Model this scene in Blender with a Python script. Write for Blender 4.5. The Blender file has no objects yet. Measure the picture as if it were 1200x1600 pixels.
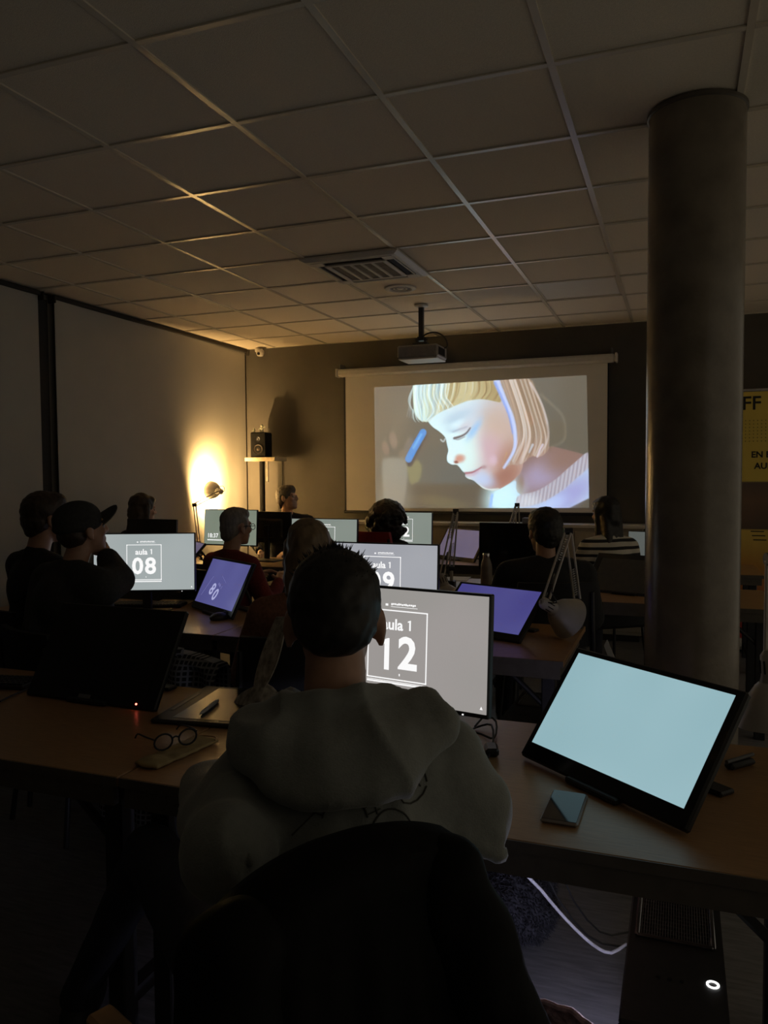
import bpy, bmesh, math, random
import numpy as np
from mathutils import Vector, Matrix, Euler, noise
from mathutils.bvhtree import BVHTree

scene = bpy.context.scene
COL = scene.collection
random.seed(7)

# ------------------------------------------------------------------ camera
CZ, FPX = 1.48, 1230.13
yaw_c, pitch_c, roll_c = -.35947, -.04659, -.00641
_cy, _sy, _cp, _sp = math.cos(yaw_c), math.sin(yaw_c), math.cos(pitch_c), math.sin(pitch_c)
FW = Vector((_sy*_cp, _cy*_cp, _sp))
_r = Vector((_cy, -_sy, 0)); _u = _r.cross(FW)
RT = math.cos(roll_c)*_r + math.sin(roll_c)*_u
UP = -math.sin(roll_c)*_r + math.cos(roll_c)*_u
CAMP = Vector((0, 0, CZ))
cd = bpy.data.cameras.new('camera'); cam = bpy.data.objects.new('camera', cd); COL.objects.link(cam)
cd.sensor_fit = 'VERTICAL'; cd.sensor_height = 36; cd.lens = FPX/1600*36; cd.clip_start = .02
m3 = Matrix((RT, UP, -FW)).transposed()
cam.matrix_world = Matrix.Translation(CAMP) @ m3.to_4x4()
scene.camera = cam

def ray(px, py): return FW + RT*((px-600)/FPX) - UP*((py-800)/FPX)
def atd(px, py, d): return CAMP + ray(px, py)*d
def atz(px, py, z):
    d = ray(px, py); return CAMP + d*((z-CZ)/d.z)

# ------------------------------------------------------------------ world, exposure
w = bpy.data.worlds.new('world'); scene.world = w; w.use_nodes = True
w.node_tree.nodes['Background'].inputs[0].default_value = (1, .88, .66, 1)
w.node_tree.nodes['Background'].inputs[1].default_value = .185
vs = scene.view_settings
vs.view_transform = 'Standard'; vs.look = 'None'; vs.gamma = 1; vs.exposure = 0.0
try: vs.use_curve_mapping = False
except Exception: pass
LAMP_POWER = 190.0
SCREEN_GAIN = 1.0

# ------------------------------------------------------------------ materials
def s2l(c):
    return tuple((x/255/12.92 if x/255 <= .04045 else ((x/255+.055)/1.055)**2.4) for x in c)
MATS = {}
def mat(name, col, rough=.6, metal=0, var=.12, scale=30, bump=0, bscale=None, spec=.5, emit=None, estr=0, stretch=None, alpha=None, trans=0, sheen=0):
    if name in MATS: return MATS[name]
    m = bpy.data.materials.new(name); m.use_nodes = True; nt = m.node_tree; n = nt.nodes; L = nt.links
    p = n['Principled BSDF']
    p.inputs['Roughness'].default_value = rough; p.inputs['Metallic'].default_value = metal
    p.inputs['Specular IOR Level'].default_value = spec
    if trans: p.inputs['Transmission Weight'].default_value = trans
    if sheen: p.inputs['Sheen Weight'].default_value = sheen
    tc = n.new('ShaderNodeTexCoord'); mp = n.new('ShaderNodeMapping'); L.new(tc.outputs['Object'], mp.inputs[0])
    if stretch: mp.inputs['Scale'].default_value = stretch
    nz = n.new('ShaderNodeTexNoise'); nz.inputs['Scale'].default_value = scale; nz.inputs['Detail'].default_value = 4
    L.new(mp.outputs[0], nz.inputs['Vector'])
    rp = n.new('ShaderNodeValToRGB'); L.new(nz.outputs['Fac'], rp.inputs[0])
    rp.color_ramp.elements[0].position = .3; rp.color_ramp.elements[1].position = .7
    rp.color_ramp.elements[0].color = (*[c*(1-var) for c in col[:3]], 1)
    rp.color_ramp.elements[1].color = (*[min(1, c*(1+var)) for c in col[:3]], 1)
    L.new(rp.outputs[0], p.inputs['Base Color'])
    if bump:
        b = n.new('ShaderNodeBump'); b.inputs['Strength'].default_value = bump; b.inputs['Distance'].default_value = .01
        if bscale:
            nz2 = n.new('ShaderNodeTexNoise'); nz2.inputs['Scale'].default_value = bscale; nz2.inputs['Detail'].default_value = 3
            L.new(mp.outputs[0], nz2.inputs['Vector']); L.new(nz2.outputs['Fac'], b.inputs['Height'])
        else: L.new(nz.outputs['Fac'], b.inputs['Height'])
        L.new(b.outputs[0], p.inputs['Normal'])
    if emit:
        p.inputs['Emission Color'].default_value = (*emit[:3], 1); p.inputs['Emission Strength'].default_value = estr
    MATS[name] = m
    return m
def thin_glass(name, tint=(.9, .9, .95), gloss=.08):
    m = bpy.data.materials.new(name); m.use_nodes = True; nt = m.node_tree; n = nt.nodes; L = nt.links
    for x in list(n):
        if x.type == 'BSDF_PRINCIPLED': n.remove(x)
    tr = n.new('ShaderNodeBsdfTransparent'); tr.inputs[0].default_value = (*tint, 1)
    gl = n.new('ShaderNodeBsdfGlossy'); gl.inputs['Roughness'].default_value = .04
    lw = n.new('ShaderNodeLayerWeight'); lw.inputs['Blend'].default_value = .25
    ma = n.new('ShaderNodeMath'); ma.operation = 'MULTIPLY_ADD'; ma.inputs[1].default_value = .5; ma.inputs[2].default_value = gloss
    L.new(lw.outputs['Fresnel'], ma.inputs[0])
    mx = n.new('ShaderNodeMixShader'); L.new(ma.outputs[0], mx.inputs[0]); L.new(tr.outputs[0], mx.inputs[1]); L.new(gl.outputs[0], mx.inputs[2])
    out = [x for x in n if x.type == 'OUTPUT_MATERIAL'][0]; L.new(mx.outputs[0], out.inputs[0])
    MATS[name] = m
    return m
def screen_mat(name, rgb, edge=None, gain=1.0):
    """display panel: gives off light of nearly one colour, a little uneven as backlights are"""
    m = bpy.data.materials.new(name); m.use_nodes = True; nt = m.node_tree; n = nt.nodes; L = nt.links
    p = n['Principled BSDF']; p.inputs['Base Color'].default_value = (.01, .01, .012, 1); p.inputs['Roughness'].default_value = .25
    tc = n.new('ShaderNodeTexCoord'); nz = n.new('ShaderNodeTexNoise'); nz.inputs['Scale'].default_value = 3.5; nz.inputs['Detail'].default_value = 1
    L.new(tc.outputs['Object'], nz.inputs['Vector'])
    rp = n.new('ShaderNodeValToRGB'); L.new(nz.outputs['Fac'], rp.inputs[0])
    a = s2l(rgb); b = s2l(edge or rgb)
    rp.color_ramp.elements[0].position = .3; rp.color_ramp.elements[1].position = .7
    rp.color_ramp.elements[0].color = (*a, 1); rp.color_ramp.elements[1].color = (*b, 1)
    L.new(rp.outputs[0], p.inputs['Emission Color']); p.inputs['Emission Strength'].default_value = gain*SCREEN_GAIN
    MATS[name] = m
    return m

M_tile = mat('ceiling_tile', (.82, .74, .61), .9, var=.05, scale=120, bump=.25, bscale=260)
M_rail = mat('ceiling_rail', (.74, .67, .56), .26, var=.03, scale=20, spec=.9)
M_slab = mat('slab', (.3, .3, .3), .9)
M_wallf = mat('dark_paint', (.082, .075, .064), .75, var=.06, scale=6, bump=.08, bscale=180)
M_wall = mat('grey_paint', (.30, .29, .27), .85, var=.05, scale=5, bump=.08, bscale=150)
M_blind = mat('blind_fabric', (.47, .46, .425), .85, var=.03, scale=3, bump=.12, bscale=420)
M_dark = mat('dark_gap', (.03, .026, .022), .8)
M_floor = mat('vinyl_floor', (.20, .20, .21), .42, var=.25, scale=9, stretch=(1, 7, 1), bump=.12)
M_wood = mat('desk_laminate', (.36, .205, .095), .36, var=.13, scale=14, stretch=(1.2, 14, 6), bump=.04, spec=.5)
M_edge = mat('desk_edge', (.10, .085, .07), .5)
M_steel = mat('dark_steel', (.035, .035, .038), .45, metal=.3)
M_black = mat('black_plastic', (.012, .012, .013), .42, var=.2)
M_blackm = mat('black_matte', (.010, .010, .011), .75, var=.2)
M_off = mat('dark_glass', (.006, .006, .008), .16, var=.1)
M_grey = mat('grey_plastic', (.14, .14, .145), .5)
M_white = mat('white_plastic', (.62, .60, .56), .45, var=.04)
M_conc = mat('concrete', (.19, .16, .125), .27, var=.22, scale=7, bump=.08, bscale=60)
M_lampw = mat('lamp_enamel', (.52, .49, .45), .38, var=.05)
M_screenfab = mat('screen_fabric', (.86, .83, .75), .9, var=.02, scale=5)
M_paper = mat('paper', (.72, .71, .68), .8, var=.03)
M_chrome = mat('chrome', (.7, .7, .72), .18, metal=1)
M_rubber = mat('cable_rubber', (.012, .012, .012), .5)
M_wcable = mat('white_cable', (.8, .8, .85), .4)
M_skin = mat('skin', (.46, .26, .18), .5, var=.08, scale=40)
M_skin2 = mat('skin_pale', (.55, .34, .25), .5, var=.08, scale=40)

# ------------------------------------------------------------------ mesh builder
def link(o, parent=None):
    COL.objects.link(o)
    if parent is not None: o.parent = parent
    return o
class MB:
    def __init__(s): s.v = []; s.f = []
    def add(s, vs, fs):
        k = len(s.v); s.v += [tuple(v) for v in vs]; s.f += [tuple(i+k for i in f) for f in fs]; return s
    def box(s, c, size, rot=None, bev=0):
        hx, hy, hz = size[0]/2, size[1]/2, size[2]/2
        c = Vector(c)
        if bev:
            b = min(bev, hx*.99, hy*.99, hz*.99); vs = []
            for sx in (-1, 1):
                for sy in (-1, 1):
                    for sz in (-1, 1):
                        vs += [(sx*hx, sy*(hy-b), sz*(hz-b)), (sx*(hx-b), sy*hy, sz*(hz-b)), (sx*(hx-b), sy*(hy-b), sz*hz)]
            bm = bmesh.new()
            for v in vs: bm.verts.new(v)
            bmesh.ops.convex_hull(bm, input=bm.verts)
            bm.verts.index_update()
            V = [v.co.copy() for v in bm.verts]; Fc = [[v.index for v in f.verts] for f in bm.faces]; bm.free()
        else:
            V = [Vector((x*hx, y*hy, z*hz)) for x in (-1, 1) for y in (-1, 1) for z in (-1, 1)]
            Fc = [(0, 1, 3, 2), (4, 6, 7, 5), (0, 4, 5, 1), (2, 3, 7, 6), (0, 2, 6, 4), (1, 5, 7, 3)]
        if rot is not None:
            R_ = rot if isinstance(rot, Matrix) else Euler(rot).to_matrix()
            V = [R_ @ v for v in V]
        return s.add([v + c for v in V], Fc)
    def cyl(s, a, b, r1, r2=None, n=16, cap=True):
        a = Vector(a); b = Vector(b); r2 = r1 if r2 is None else r2
        d = (b-a).normalized(); t = d.orthogonal().normalized(); q = d.cross(t)
        V = []
        for (p, r) in ((a, r1), (b, r2)):
            for i in range(n):
                an = 2*math.pi*i/n; V.append(p + (t*math.cos(an) + q*math.sin(an))*r)
        Fc = [(i, (i+1) % n, n+(i+1) % n, n+i) for i in range(n)]
        if cap: Fc += [tuple(range(n-1, -1, -1)), tuple(range(n, 2*n))]
        return s.add(V, Fc)
    def tube(s, pts, r, n=8, smooth=3):
        P = [Vector(p) for p in pts]
        if smooth and len(P) > 2:
            Q = []
            for i in range(len(P)-1):
                p0 = P[max(i-1, 0)]; p1 = P[i]; p2 = P[i+1]; p3 = P[min(i+2, len(P)-1)]
                for k in range(smooth):
                    t = k/smooth
                    Q.append(.5*((2*p1)+(p2-p0)*t+(2*p0-5*p1+4*p2-p3)*t*t+(3*p1-p0-3*p2+p3)*t**3))
            Q.append(P[-1]); P = Q
        V = []; Fc = []; pt = None
        for i, p in enumerate(P):
            d = (P[min(i+1, len(P)-1)]-P[max(i-1, 0)])
            d = d.normalized() if d.length > 1e-9 else Vector((0, 0, 1))
            if pt is None: t = d.orthogonal().normalized()
            else:
                t = pt - d*pt.dot(d); t = t.normalized() if t.length > 1e-6 else d.orthogonal().normalized()
            pt = t; q = d.cross(t)
            rr = r[i*len(r)//len(P)] if isinstance(r, (list, tuple)) else r
            for k in range(n):
                an = 2*math.pi*k/n; V.append(p+(t*math.cos(an)+q*math.sin(an))*rr)
        for i in range(len(P)-1):
            for k in range(n):
                Fc.append((i*n+k, i*n+(k+1) % n, (i+1)*n+(k+1) % n, (i+1)*n+k))
        Fc += [tuple(range(n-1, -1, -1)), tuple(range((len(P)-1)*n, len(P)*n))]
        return s.add(V, Fc)
    def lathe(s, prof, o=(0, 0, 0), axis=(0, 0, 1), n=28):
        """prof: list of (radius, height along axis)"""
        o = Vector(o); d = Vector(axis).normalized(); t = d.orthogonal().normalized(); q = d.cross(t)
        V = []; Fc = []
        for (r, h) in prof:
            for k in range(n):
                an = 2*math.pi*k/n; V.append(o+d*h+(t*math.cos(an)+q*math.sin(an))*max(r, 1e-4))
        for i in range(len(prof)-1):
            for k in range(n):
                Fc.append((i*n+k, i*n+(k+1) % n, (i+1)*n+(k+1) % n, (i+1)*n+k))
        return s.add(V, Fc)
    def ball(s, c, r, rot=None, n=12):
        rx, ry, rz = (r, r, r) if isinstance(r, (int, float)) else r
        c = Vector(c); V = []; Fc = []; m = n; k = n*2
        for i in range(1, m):
            th = math.pi*i/m
            for j in range(k):
                ph = 2*math.pi*j/k
                V.append(Vector((rx*math.sin(th)*math.cos(ph), ry*math.sin(th)*math.sin(ph), rz*math.cos(th))))
        V.append(Vector((0, 0, rz))); V.append(Vector((0, 0, -rz)))
        t, b = len(V)-2, len(V)-1
        for i in range(m-2):
            for j in range(k): Fc.append((i*k+j, (i+1)*k+j, (i+1)*k+(j+1) % k, i*k+(j+1) % k))
        for j in range(k):
            Fc.append((t, j, (j+1) % k)); Fc.append((b, (m-2)*k+(j+1) % k, (m-2)*k+j))
        if rot is not None:
            R_ = rot if isinstance(rot, Matrix) else Euler(rot).to_matrix(); V = [R_ @ v for v in V]
        return s.add([v+c for v in V], Fc)
    def cap(s, a, b, r1, r2=None, n=8):
        r2 = r1 if r2 is None else r2
        a = Vector(a); b = Vector(b)
        L_ = (b-a).length; k = max(1, int(L_/(min(r1, r2)*.8)))
        s.cyl(a, b, r1, r2, n=16); s.ball(a, r1, n=n); s.ball(b, r2, n=n)
        return s
    def prism(s, pts, d0, d1, plane='xz'):
        n = len(pts)
        if plane == 'xz': V = [(x, d0, z) for x, z in pts]+[(x, d1, z) for x, z in pts]
        elif plane == 'xy': V = [(x, y, d0) for x, y in pts]+[(x, y, d1) for x, y in pts]
        else: V = [(d0, x, y) for x, y in pts]+[(d1, x, y) for x, y in pts]
        Fc = [tuple(range(n)), tuple(range(2*n-1, n-1, -1))]+[(i, n+i, n+(i+1) % n, (i+1) % n) for i in range(n)]
        return s.add(V, Fc)
    def mesh(s, name, mx=None):
        me = bpy.data.meshes.new(name)
        V = s.v if mx is None else [tuple(mx @ Vector(v)) for v in s.v]
        me.from_pydata(V, [], s.f); me.update()
        bm = bmesh.new(); bm.from_mesh(me); bmesh.ops.recalc_face_normals(bm, faces=bm.faces); bm.to_mesh(me); bm.free()
        return me
    def build(s, name, m, parent=None, smooth=False, mx=None):
        me = s.mesh(name, mx); me.materials.append(m)
        if smooth:
            me.polygons.foreach_set('use_smooth', [True]*len(me.polygons))
            try: me.set_sharp_from_angle(angle=math.radians(42))
            except Exception: pass
        return link(bpy.data.objects.new(name, me), parent)
def tag(o, label=None, cat=None, group=None, kind=None):
    if label: o['label'] = label
    if cat: o['category'] = cat
    if group: o['group'] = group
    if kind: o['kind'] = kind
    return o
def thing(name, label, cat, loc=(0, 0, 0), rz=0, group=None):
    o = bpy.data.objects.new(name, None); o.empty_display_size = .1
    o.location = loc; o.rotation_euler = (0, 0, rz); link(o)
    return tag(o, label, cat, group)
def struct(o): o['kind'] = 'structure'; return o
def copy_tree(o, parent=None):
    c = o.copy(); COL.objects.link(c); c.parent = parent
    for ch in o.children: copy_tree(ch, c)
    return c
def remesh(mb, name, voxel, smooth=6, fac=.5, noise_amp=0, noise_scale=20, fold=None):
    me = mb.mesh(name+'_src'); o = bpy.data.objects.new(name+'_src', me); COL.objects.link(o)
    md = o.modifiers.new('r', 'REMESH'); md.mode = 'VOXEL'; md.voxel_size = voxel; md.use_smooth_shade = True
    if smooth:
        sm = o.modifiers.new('s', 'SMOOTH'); sm.factor = fac; sm.iterations = smooth
    dg = bpy.context.evaluated_depsgraph_get()
    out = bpy.data.meshes.new_from_object(o.evaluated_get(dg)); out.name = name
    bpy.data.objects.remove(o); bpy.data.meshes.remove(me)
    if noise_amp or fold:
        for v, nr in zip(out.vertices, [v.normal.copy() for v in out.vertices]):
            d = 0
            if noise_amp: d += noise_amp*noise.noise(v.co*noise_scale)
            if fold: d += fold(v.co)
            v.co += nr*d
        out.update()
    out.polygons.foreach_set('use_smooth', [True]*len(out.polygons))
    return out
def meshobj(name, me, m, parent):
    me.materials.clear(); me.materials.append(m)
    return link(bpy.data.objects.new(name, me), parent)
def join_meshes(name, meshes):
    bm = bmesh.new()
    for me in meshes: bm.from_mesh(me)
    out = bpy.data.meshes.new(name); bm.to_mesh(out); bm.free()
    out.polygons.foreach_set('use_smooth', [True]*len(out.polygons))
    return out
TEXTC = {}
def text_mb(body, size, align='CENTER', bold=.0, depth=.0004):
    key = (body, size, align, bold)
    if key not in TEXTC:
        cu = bpy.data.curves.new('txt', 'FONT'); cu.body = body; cu.size = size; cu.align_x = align; cu.align_y = 'CENTER'
        cu.offset = bold; cu.resolution_u = 3
        o = bpy.data.objects.new('txt', cu); COL.objects.link(o)
        dg = bpy.context.evaluated_depsgraph_get(); dg.update()
        me = bpy.data.meshes.new_from_object(o.evaluated_get(dg))
        V = [v.co.copy() for v in me.vertices]; Fc = [tuple(p.vertices) for p in me.polygons]
        bpy.data.objects.remove(o); TEXTC[key] = (V, Fc)
    return TEXTC[key]
def one(mb, x, z, h, y, k=1.0):
    w_ = h*.20*k
    mb.add([(x-w_*.1+a*h, y, z+b*h) for a, b in ((.10, -.5), (.10, .5), (.05, .5), (-.24, .385), (-.24, .26), (-.08, .315), (-.08, -.5))], [(0, 1, 5, 6), (1, 2, 3, 4, 5)])
def put_text(mb, body, size, x, z, y, align='CENTER', bold=0.0):
    V, Fc = text_mb(body, size, align, bold)
    mb.add([(v.x+x, y, v.y+z) for v in V], Fc)

# ================================================================== SETTING
H = CZ + 1.3516
XL, XR, YB, YF = -4.42, 2.6, -1.6, 7.45
floor = struct(MB().box(((XL+XR)/2, (YB+YF)/2, -.05), (XR-XL+.4, YF-YB+.4, .1)).build('floor', M_floor))
ceiling = struct(MB().box(((XL+XR)/2, (YB+YF)/2, H+.12), (XR-XL+.4, YF-YB+.4, .1)).build('ceiling', M_slab))
wall_front = struct(MB().box(((XL+XR)/2, YF+.06, H/2+.03), (XR-XL+.24, .12, H+.16)).build('wall_front', M_wallf))
wall_back = struct(MB().box(((XL+XR)/2, YB-.06, H/2+.03), (XR-XL+.24, .12, H+.16)).build('wall_back', M_wall))
wall_left = struct(MB().box((XL-.06, (YB+YF)/2, H/2+.03), (.12, YF-YB, H+.16)).build('wall_left', M_wall))
struct(MB().box(((XL+XR)/2, YF-.008, .045), (XR-XL, .014, .09)).build('baseboard_front', M_dark))
struct(MB().box((XL+.008, (YB+YF)/2, .045), (.014, YF-YB, .09)).build('baseboard_left', M_dark))
# suspended ceiling: tiles and rails are parts of the ceiling
GX, GY, GP = -1.0123, 2.6957, .6
xs = [GX+GP*k for k in range(-6, 7) if XL < GX+GP*k < XR]
ys = [GY+GP*k for k in range(-8, 9) if YB < GY+GP*k < YF]
xe = [XL]+xs+[XR]; ye = [YB]+ys+[YF]
tile_me = {}
SPECIAL = {}
def cell(x, y): return (round((x-GX)/GP-.5), round((y-GY)/GP-.5))
AC_C = (GX-1.5*GP, GY+3.5*GP); DL_C = (GX-1.5*GP, GY+4.5*GP); LP_C = (GX+.5*GP, GY+5.5*GP)
for i in range(len(xe)-1):
    for j in range(len(ye)-1):
        x0, x1, y0, y1 = xe[i], xe[i+1], ye[j], ye[j+1]
        if x1-x0 < .03 or y1-y0 < .03: continue
        cx, cy = (x0+x1)/2, (y0+y1)/2
        if abs(cx-LP_C[0]) < .1 and abs(cy-LP_C[1]) < .1: continue
        key = (round(x1-x0, 3), round(y1-y0, 3))
        if key not in tile_me:
            mb = MB().box((0, 0, .008), (x1-x0-.012, y1-y0-.012, .016), bev=.003)
            me = mb.mesh('ceiling_tile'); me.materials.append(M_tile); tile_me[key] = me
        o = link(bpy.data.objects.new('ceiling_tile', tile_me[key]), ceiling); o.location = (cx, cy, H+.006+random.uniform(0, .0012))
for x in xs:
    MB().box((x, (YB+YF)/2, H+.003), (.024, YF-YB-.02, .006)).box((x, (YB+YF)/2, H+.025), (.003, YF-YB-.02, .04)).build('ceiling_rail', M_rail, ceiling)
for y in ys:
    for i in range(len(xe)-1):
        a, b = xe[i]+.0125, xe[i+1]-.0125
        if b-a > .03: MB().box(((a+b)/2, y, H+.0028), (b-a, .024, .0056)).build('ceiling_cross_rail', M_rail, ceiling)
MB().box((XL+.012, (YB+YF)/2, H+.004), (.024, YF-YB, .008)).build('ceiling_edge_trim', M_dark, ceiling)
MB().box(((XL+XR)/2, YF-.012, H+.004), (XR-XL, .024, .008)).build('ceiling_edge_trim', M_rail, ceiling)

# ceiling light panel (switched off)
t = thing('ceiling_light_panel', 'square white light panel, switched off, set among the ceiling tiles', 'ceiling light', (LP_C[0], LP_C[1], H))
fr = MB()
for sx, sy, lx, ly in ((0, 1, .588, .02), (0, -1, .588, .02), (1, 0, .02, .548), (-1, 0, .02, .548)): fr.box((sx*.284, sy*.284, .012), (lx, ly, .012))
fr.build('frame', M_rail, t)
MB().box((0, 0, .014), (.548, .548, .008)).build('diffuser', mat('diffuser_acrylic', (.85, .83, .78), .3, var=.02), t)
# air conditioner cassette
t = thing('ceiling_air_conditioner', 'white square air conditioner cassette with slotted grille in the ceiling', 'air conditioner', (AC_C[0], AC_C[1], H))
p = MB(); hw = .325
prof = [(hw, .0), (hw, -.012), (hw-.02, -.022)]
def sq(r, z): return [(-r, -r, z), (r, -r, z), (r, r, z), (-r, r, z)]
rings = [sq(hw, -.001), sq(hw, -.012), sq(hw-.03, -.026), sq(.275, -.028)]
V = [v for r_ in rings for v in r_]; Fc = []
for a in range(3):
    for k in range(4): Fc.append((a*4+k, a*4+(k+1) % 4, a*4+4+(k+1) % 4, a*4+4+k))
p.add(V, Fc); p.build('surround', M_white, t)
MB().box((0, 0, -.012), (.55, .55, .008)).build('recess', mat('recess_dark', (.06, .055, .05), .8), t)
mb = MB()
for k in range(4):
    a = k*math.pi/2; R_ = Matrix.Rotation(a, 3, 'Z')
    mb.box(R_ @ Vector((0, .262, -.024)), (.40, .012, .008), rot=R_)
mb.build('louvre_edges', M_white, t)
for k in range(4):
    a = k*math.pi/2; R_ = Matrix.Rotation(a, 3, 'Z')
    MB().box(R_ @ Vector((0, .232, -.021)), (.38, .030, .004), rot=R_ @ Matrix.Rotation(.5, 3, 'X')).build('louvre', M_blackm, t)
g = MB()
for sx in (-1, 1): g.box((sx*.193, 0, -.031), (.026, .41, .012), bev=.003); g.box((0, sx*.193, -.031), (.36, .026, .012), bev=.003)
for k in range(4): g.box((-.108+.072*k, 0, -.031), (.018, .36, .010))
for sx in (-1, 1):
    for sy in (-1, 1): g.box((sx*.236, sy*.236, -.026), (.075, .075, .009), bev=.003)
g.build('grille_frame', M_white, t)
M_mesh = mat('grille_mesh', (.30, .27, .23), .7)
for k in range(5):
    x0 = -.144+.072*k
    gg = MB()
    for q in range(24): gg.box((x0, -.176+.0153*q, -.028), (.054, .009, .004))
    gg.build('grille_slats', M_mesh, t)
# round ceiling downlight / speaker
t = thing('ceiling_speaker', 'round white recessed fitting in the ceiling beside the air conditioner', 'ceiling speaker', (DL_C[0]-.0, DL_C[1]+.06, H+.004))
MB().lathe([(.075, -.004), (.085, -.012), (.112, -.008), (.116, -.002), (.116, 0)]).build('bezel', M_white, t, True)
MB().lathe([(.001, -.004), (.05, -.004), (.076, -.004), (.076, 0)]).build('cone_mesh', M_grey, t, True)
MB().lathe([(.052, -.004), (.05, -.009), (.046, -.009), (.044, -.004)]).lathe([(.001, -.010), (.02, -.009), (.026, -.004)]).build('inner_ring', M_white, t, True)

# left wall blinds
def blind(y0, y1, label, zb=.35):
    t = thing('roller_blind', label, 'blind', (XL+.06, (y0+y1)/2, 0))
    n = 60; V = []; Fc = []; rows = 24
    for i in range(n+1):
        y = (y0-y1)/2+(y1-y0)*i/n
        for k in range(rows+1):
            z = zb+(H-.02-zb)*k/rows
            wv = .007*math.sin(y*3.1+.5)+.010*math.exp(-(z-zb)/.8)*(math.sin(y*9+z*.8)+.6*math.sin(y*17-z*1.3))
            V.append((wv, y, z))
    m = len(V)
    V += [(x-.0015, y, z) for x, y, z in V]
    for i in range(n):
        for k in range(rows):
            a = i*(rows+1)+k; b = a+rows+1
            Fc.append((a, b, b+1, a+1)); Fc.append((m+a, m+a+1, m+b+1, m+b))
    mb = MB(); mb.add(V, Fc); mb.build('fabric', M_blind, t, True)
    MB().box((.0, 0, zb-.01), (.02, y1-y0, .025)).build('bottom_bar', M_grey, t)
    MB().box((-.005, 0, H-.018), (.05, y1-y0+.02, .032), bev=.006).build('cassette', M_dark, t)
    for s in (-1, 1): MB().box((.0, s*((y1-y0)/2+.018), H-.035), (.07, .014, .06), bev=.004).build('bracket', M_dark, t)
    return t
blind(4.67, 7.42, 'wide grey roller blind covering the side wall behind the lit lamp')
blind(1.75, 4.52, 'grey roller blind on the side wall farther from the projection screen')
MB_ = MB().box((XL+.012, 4.595, 1.4), (.02, .10, 2.78))
struct(MB_.build('trim_1', M_dark))

# ================================================================== PROJECTION SCREEN
YS = 7.36
t = thing('projection_screen', 'white pull-down projection screen showing a painted girl with blond hair', 'projection screen', (-1.9, YS, 0))
def X_(x): return x+1.9
hb = MB(); hb.box((X_(-1.898), .0, 2.512), (2.70, .085, .075), bev=.018); hb.build('housing', M_white, t)
for s in (-1, 1): MB().box((X_(-1.898)+s*1.357, 0, 2.515), (.02, .095, .085), bev=.006).build('end_cap', M_white, t)
for x in (-3.22, -.58): MB().prism([(X_(x)-.006, 2.55), (X_(x)+.006, 2.55), (X_(x)+.006, 2.60), (X_(x)-.006, 2.60)], -.03, .085).build('wall_bracket', M_grey, t)
MB().box((X_(-1.9), .022, 1.80), (2.58, .003, 1.36)).build('fabric', M_screenfab, t)
MB().box((X_(-3.192), .0215, 1.79), (.018, .006, 1.37)).build('black_border', M_blackm, t)
MB().box((X_(-.612), .0215, 1.79), (.012, .006, 1.37)).build('black_border', M_blackm, t)
MB().box((X_(-1.9), .021, 1.112), (2.62, .022, .028), bev=.006).build('bottom_bar', M_blackm, t)

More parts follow.
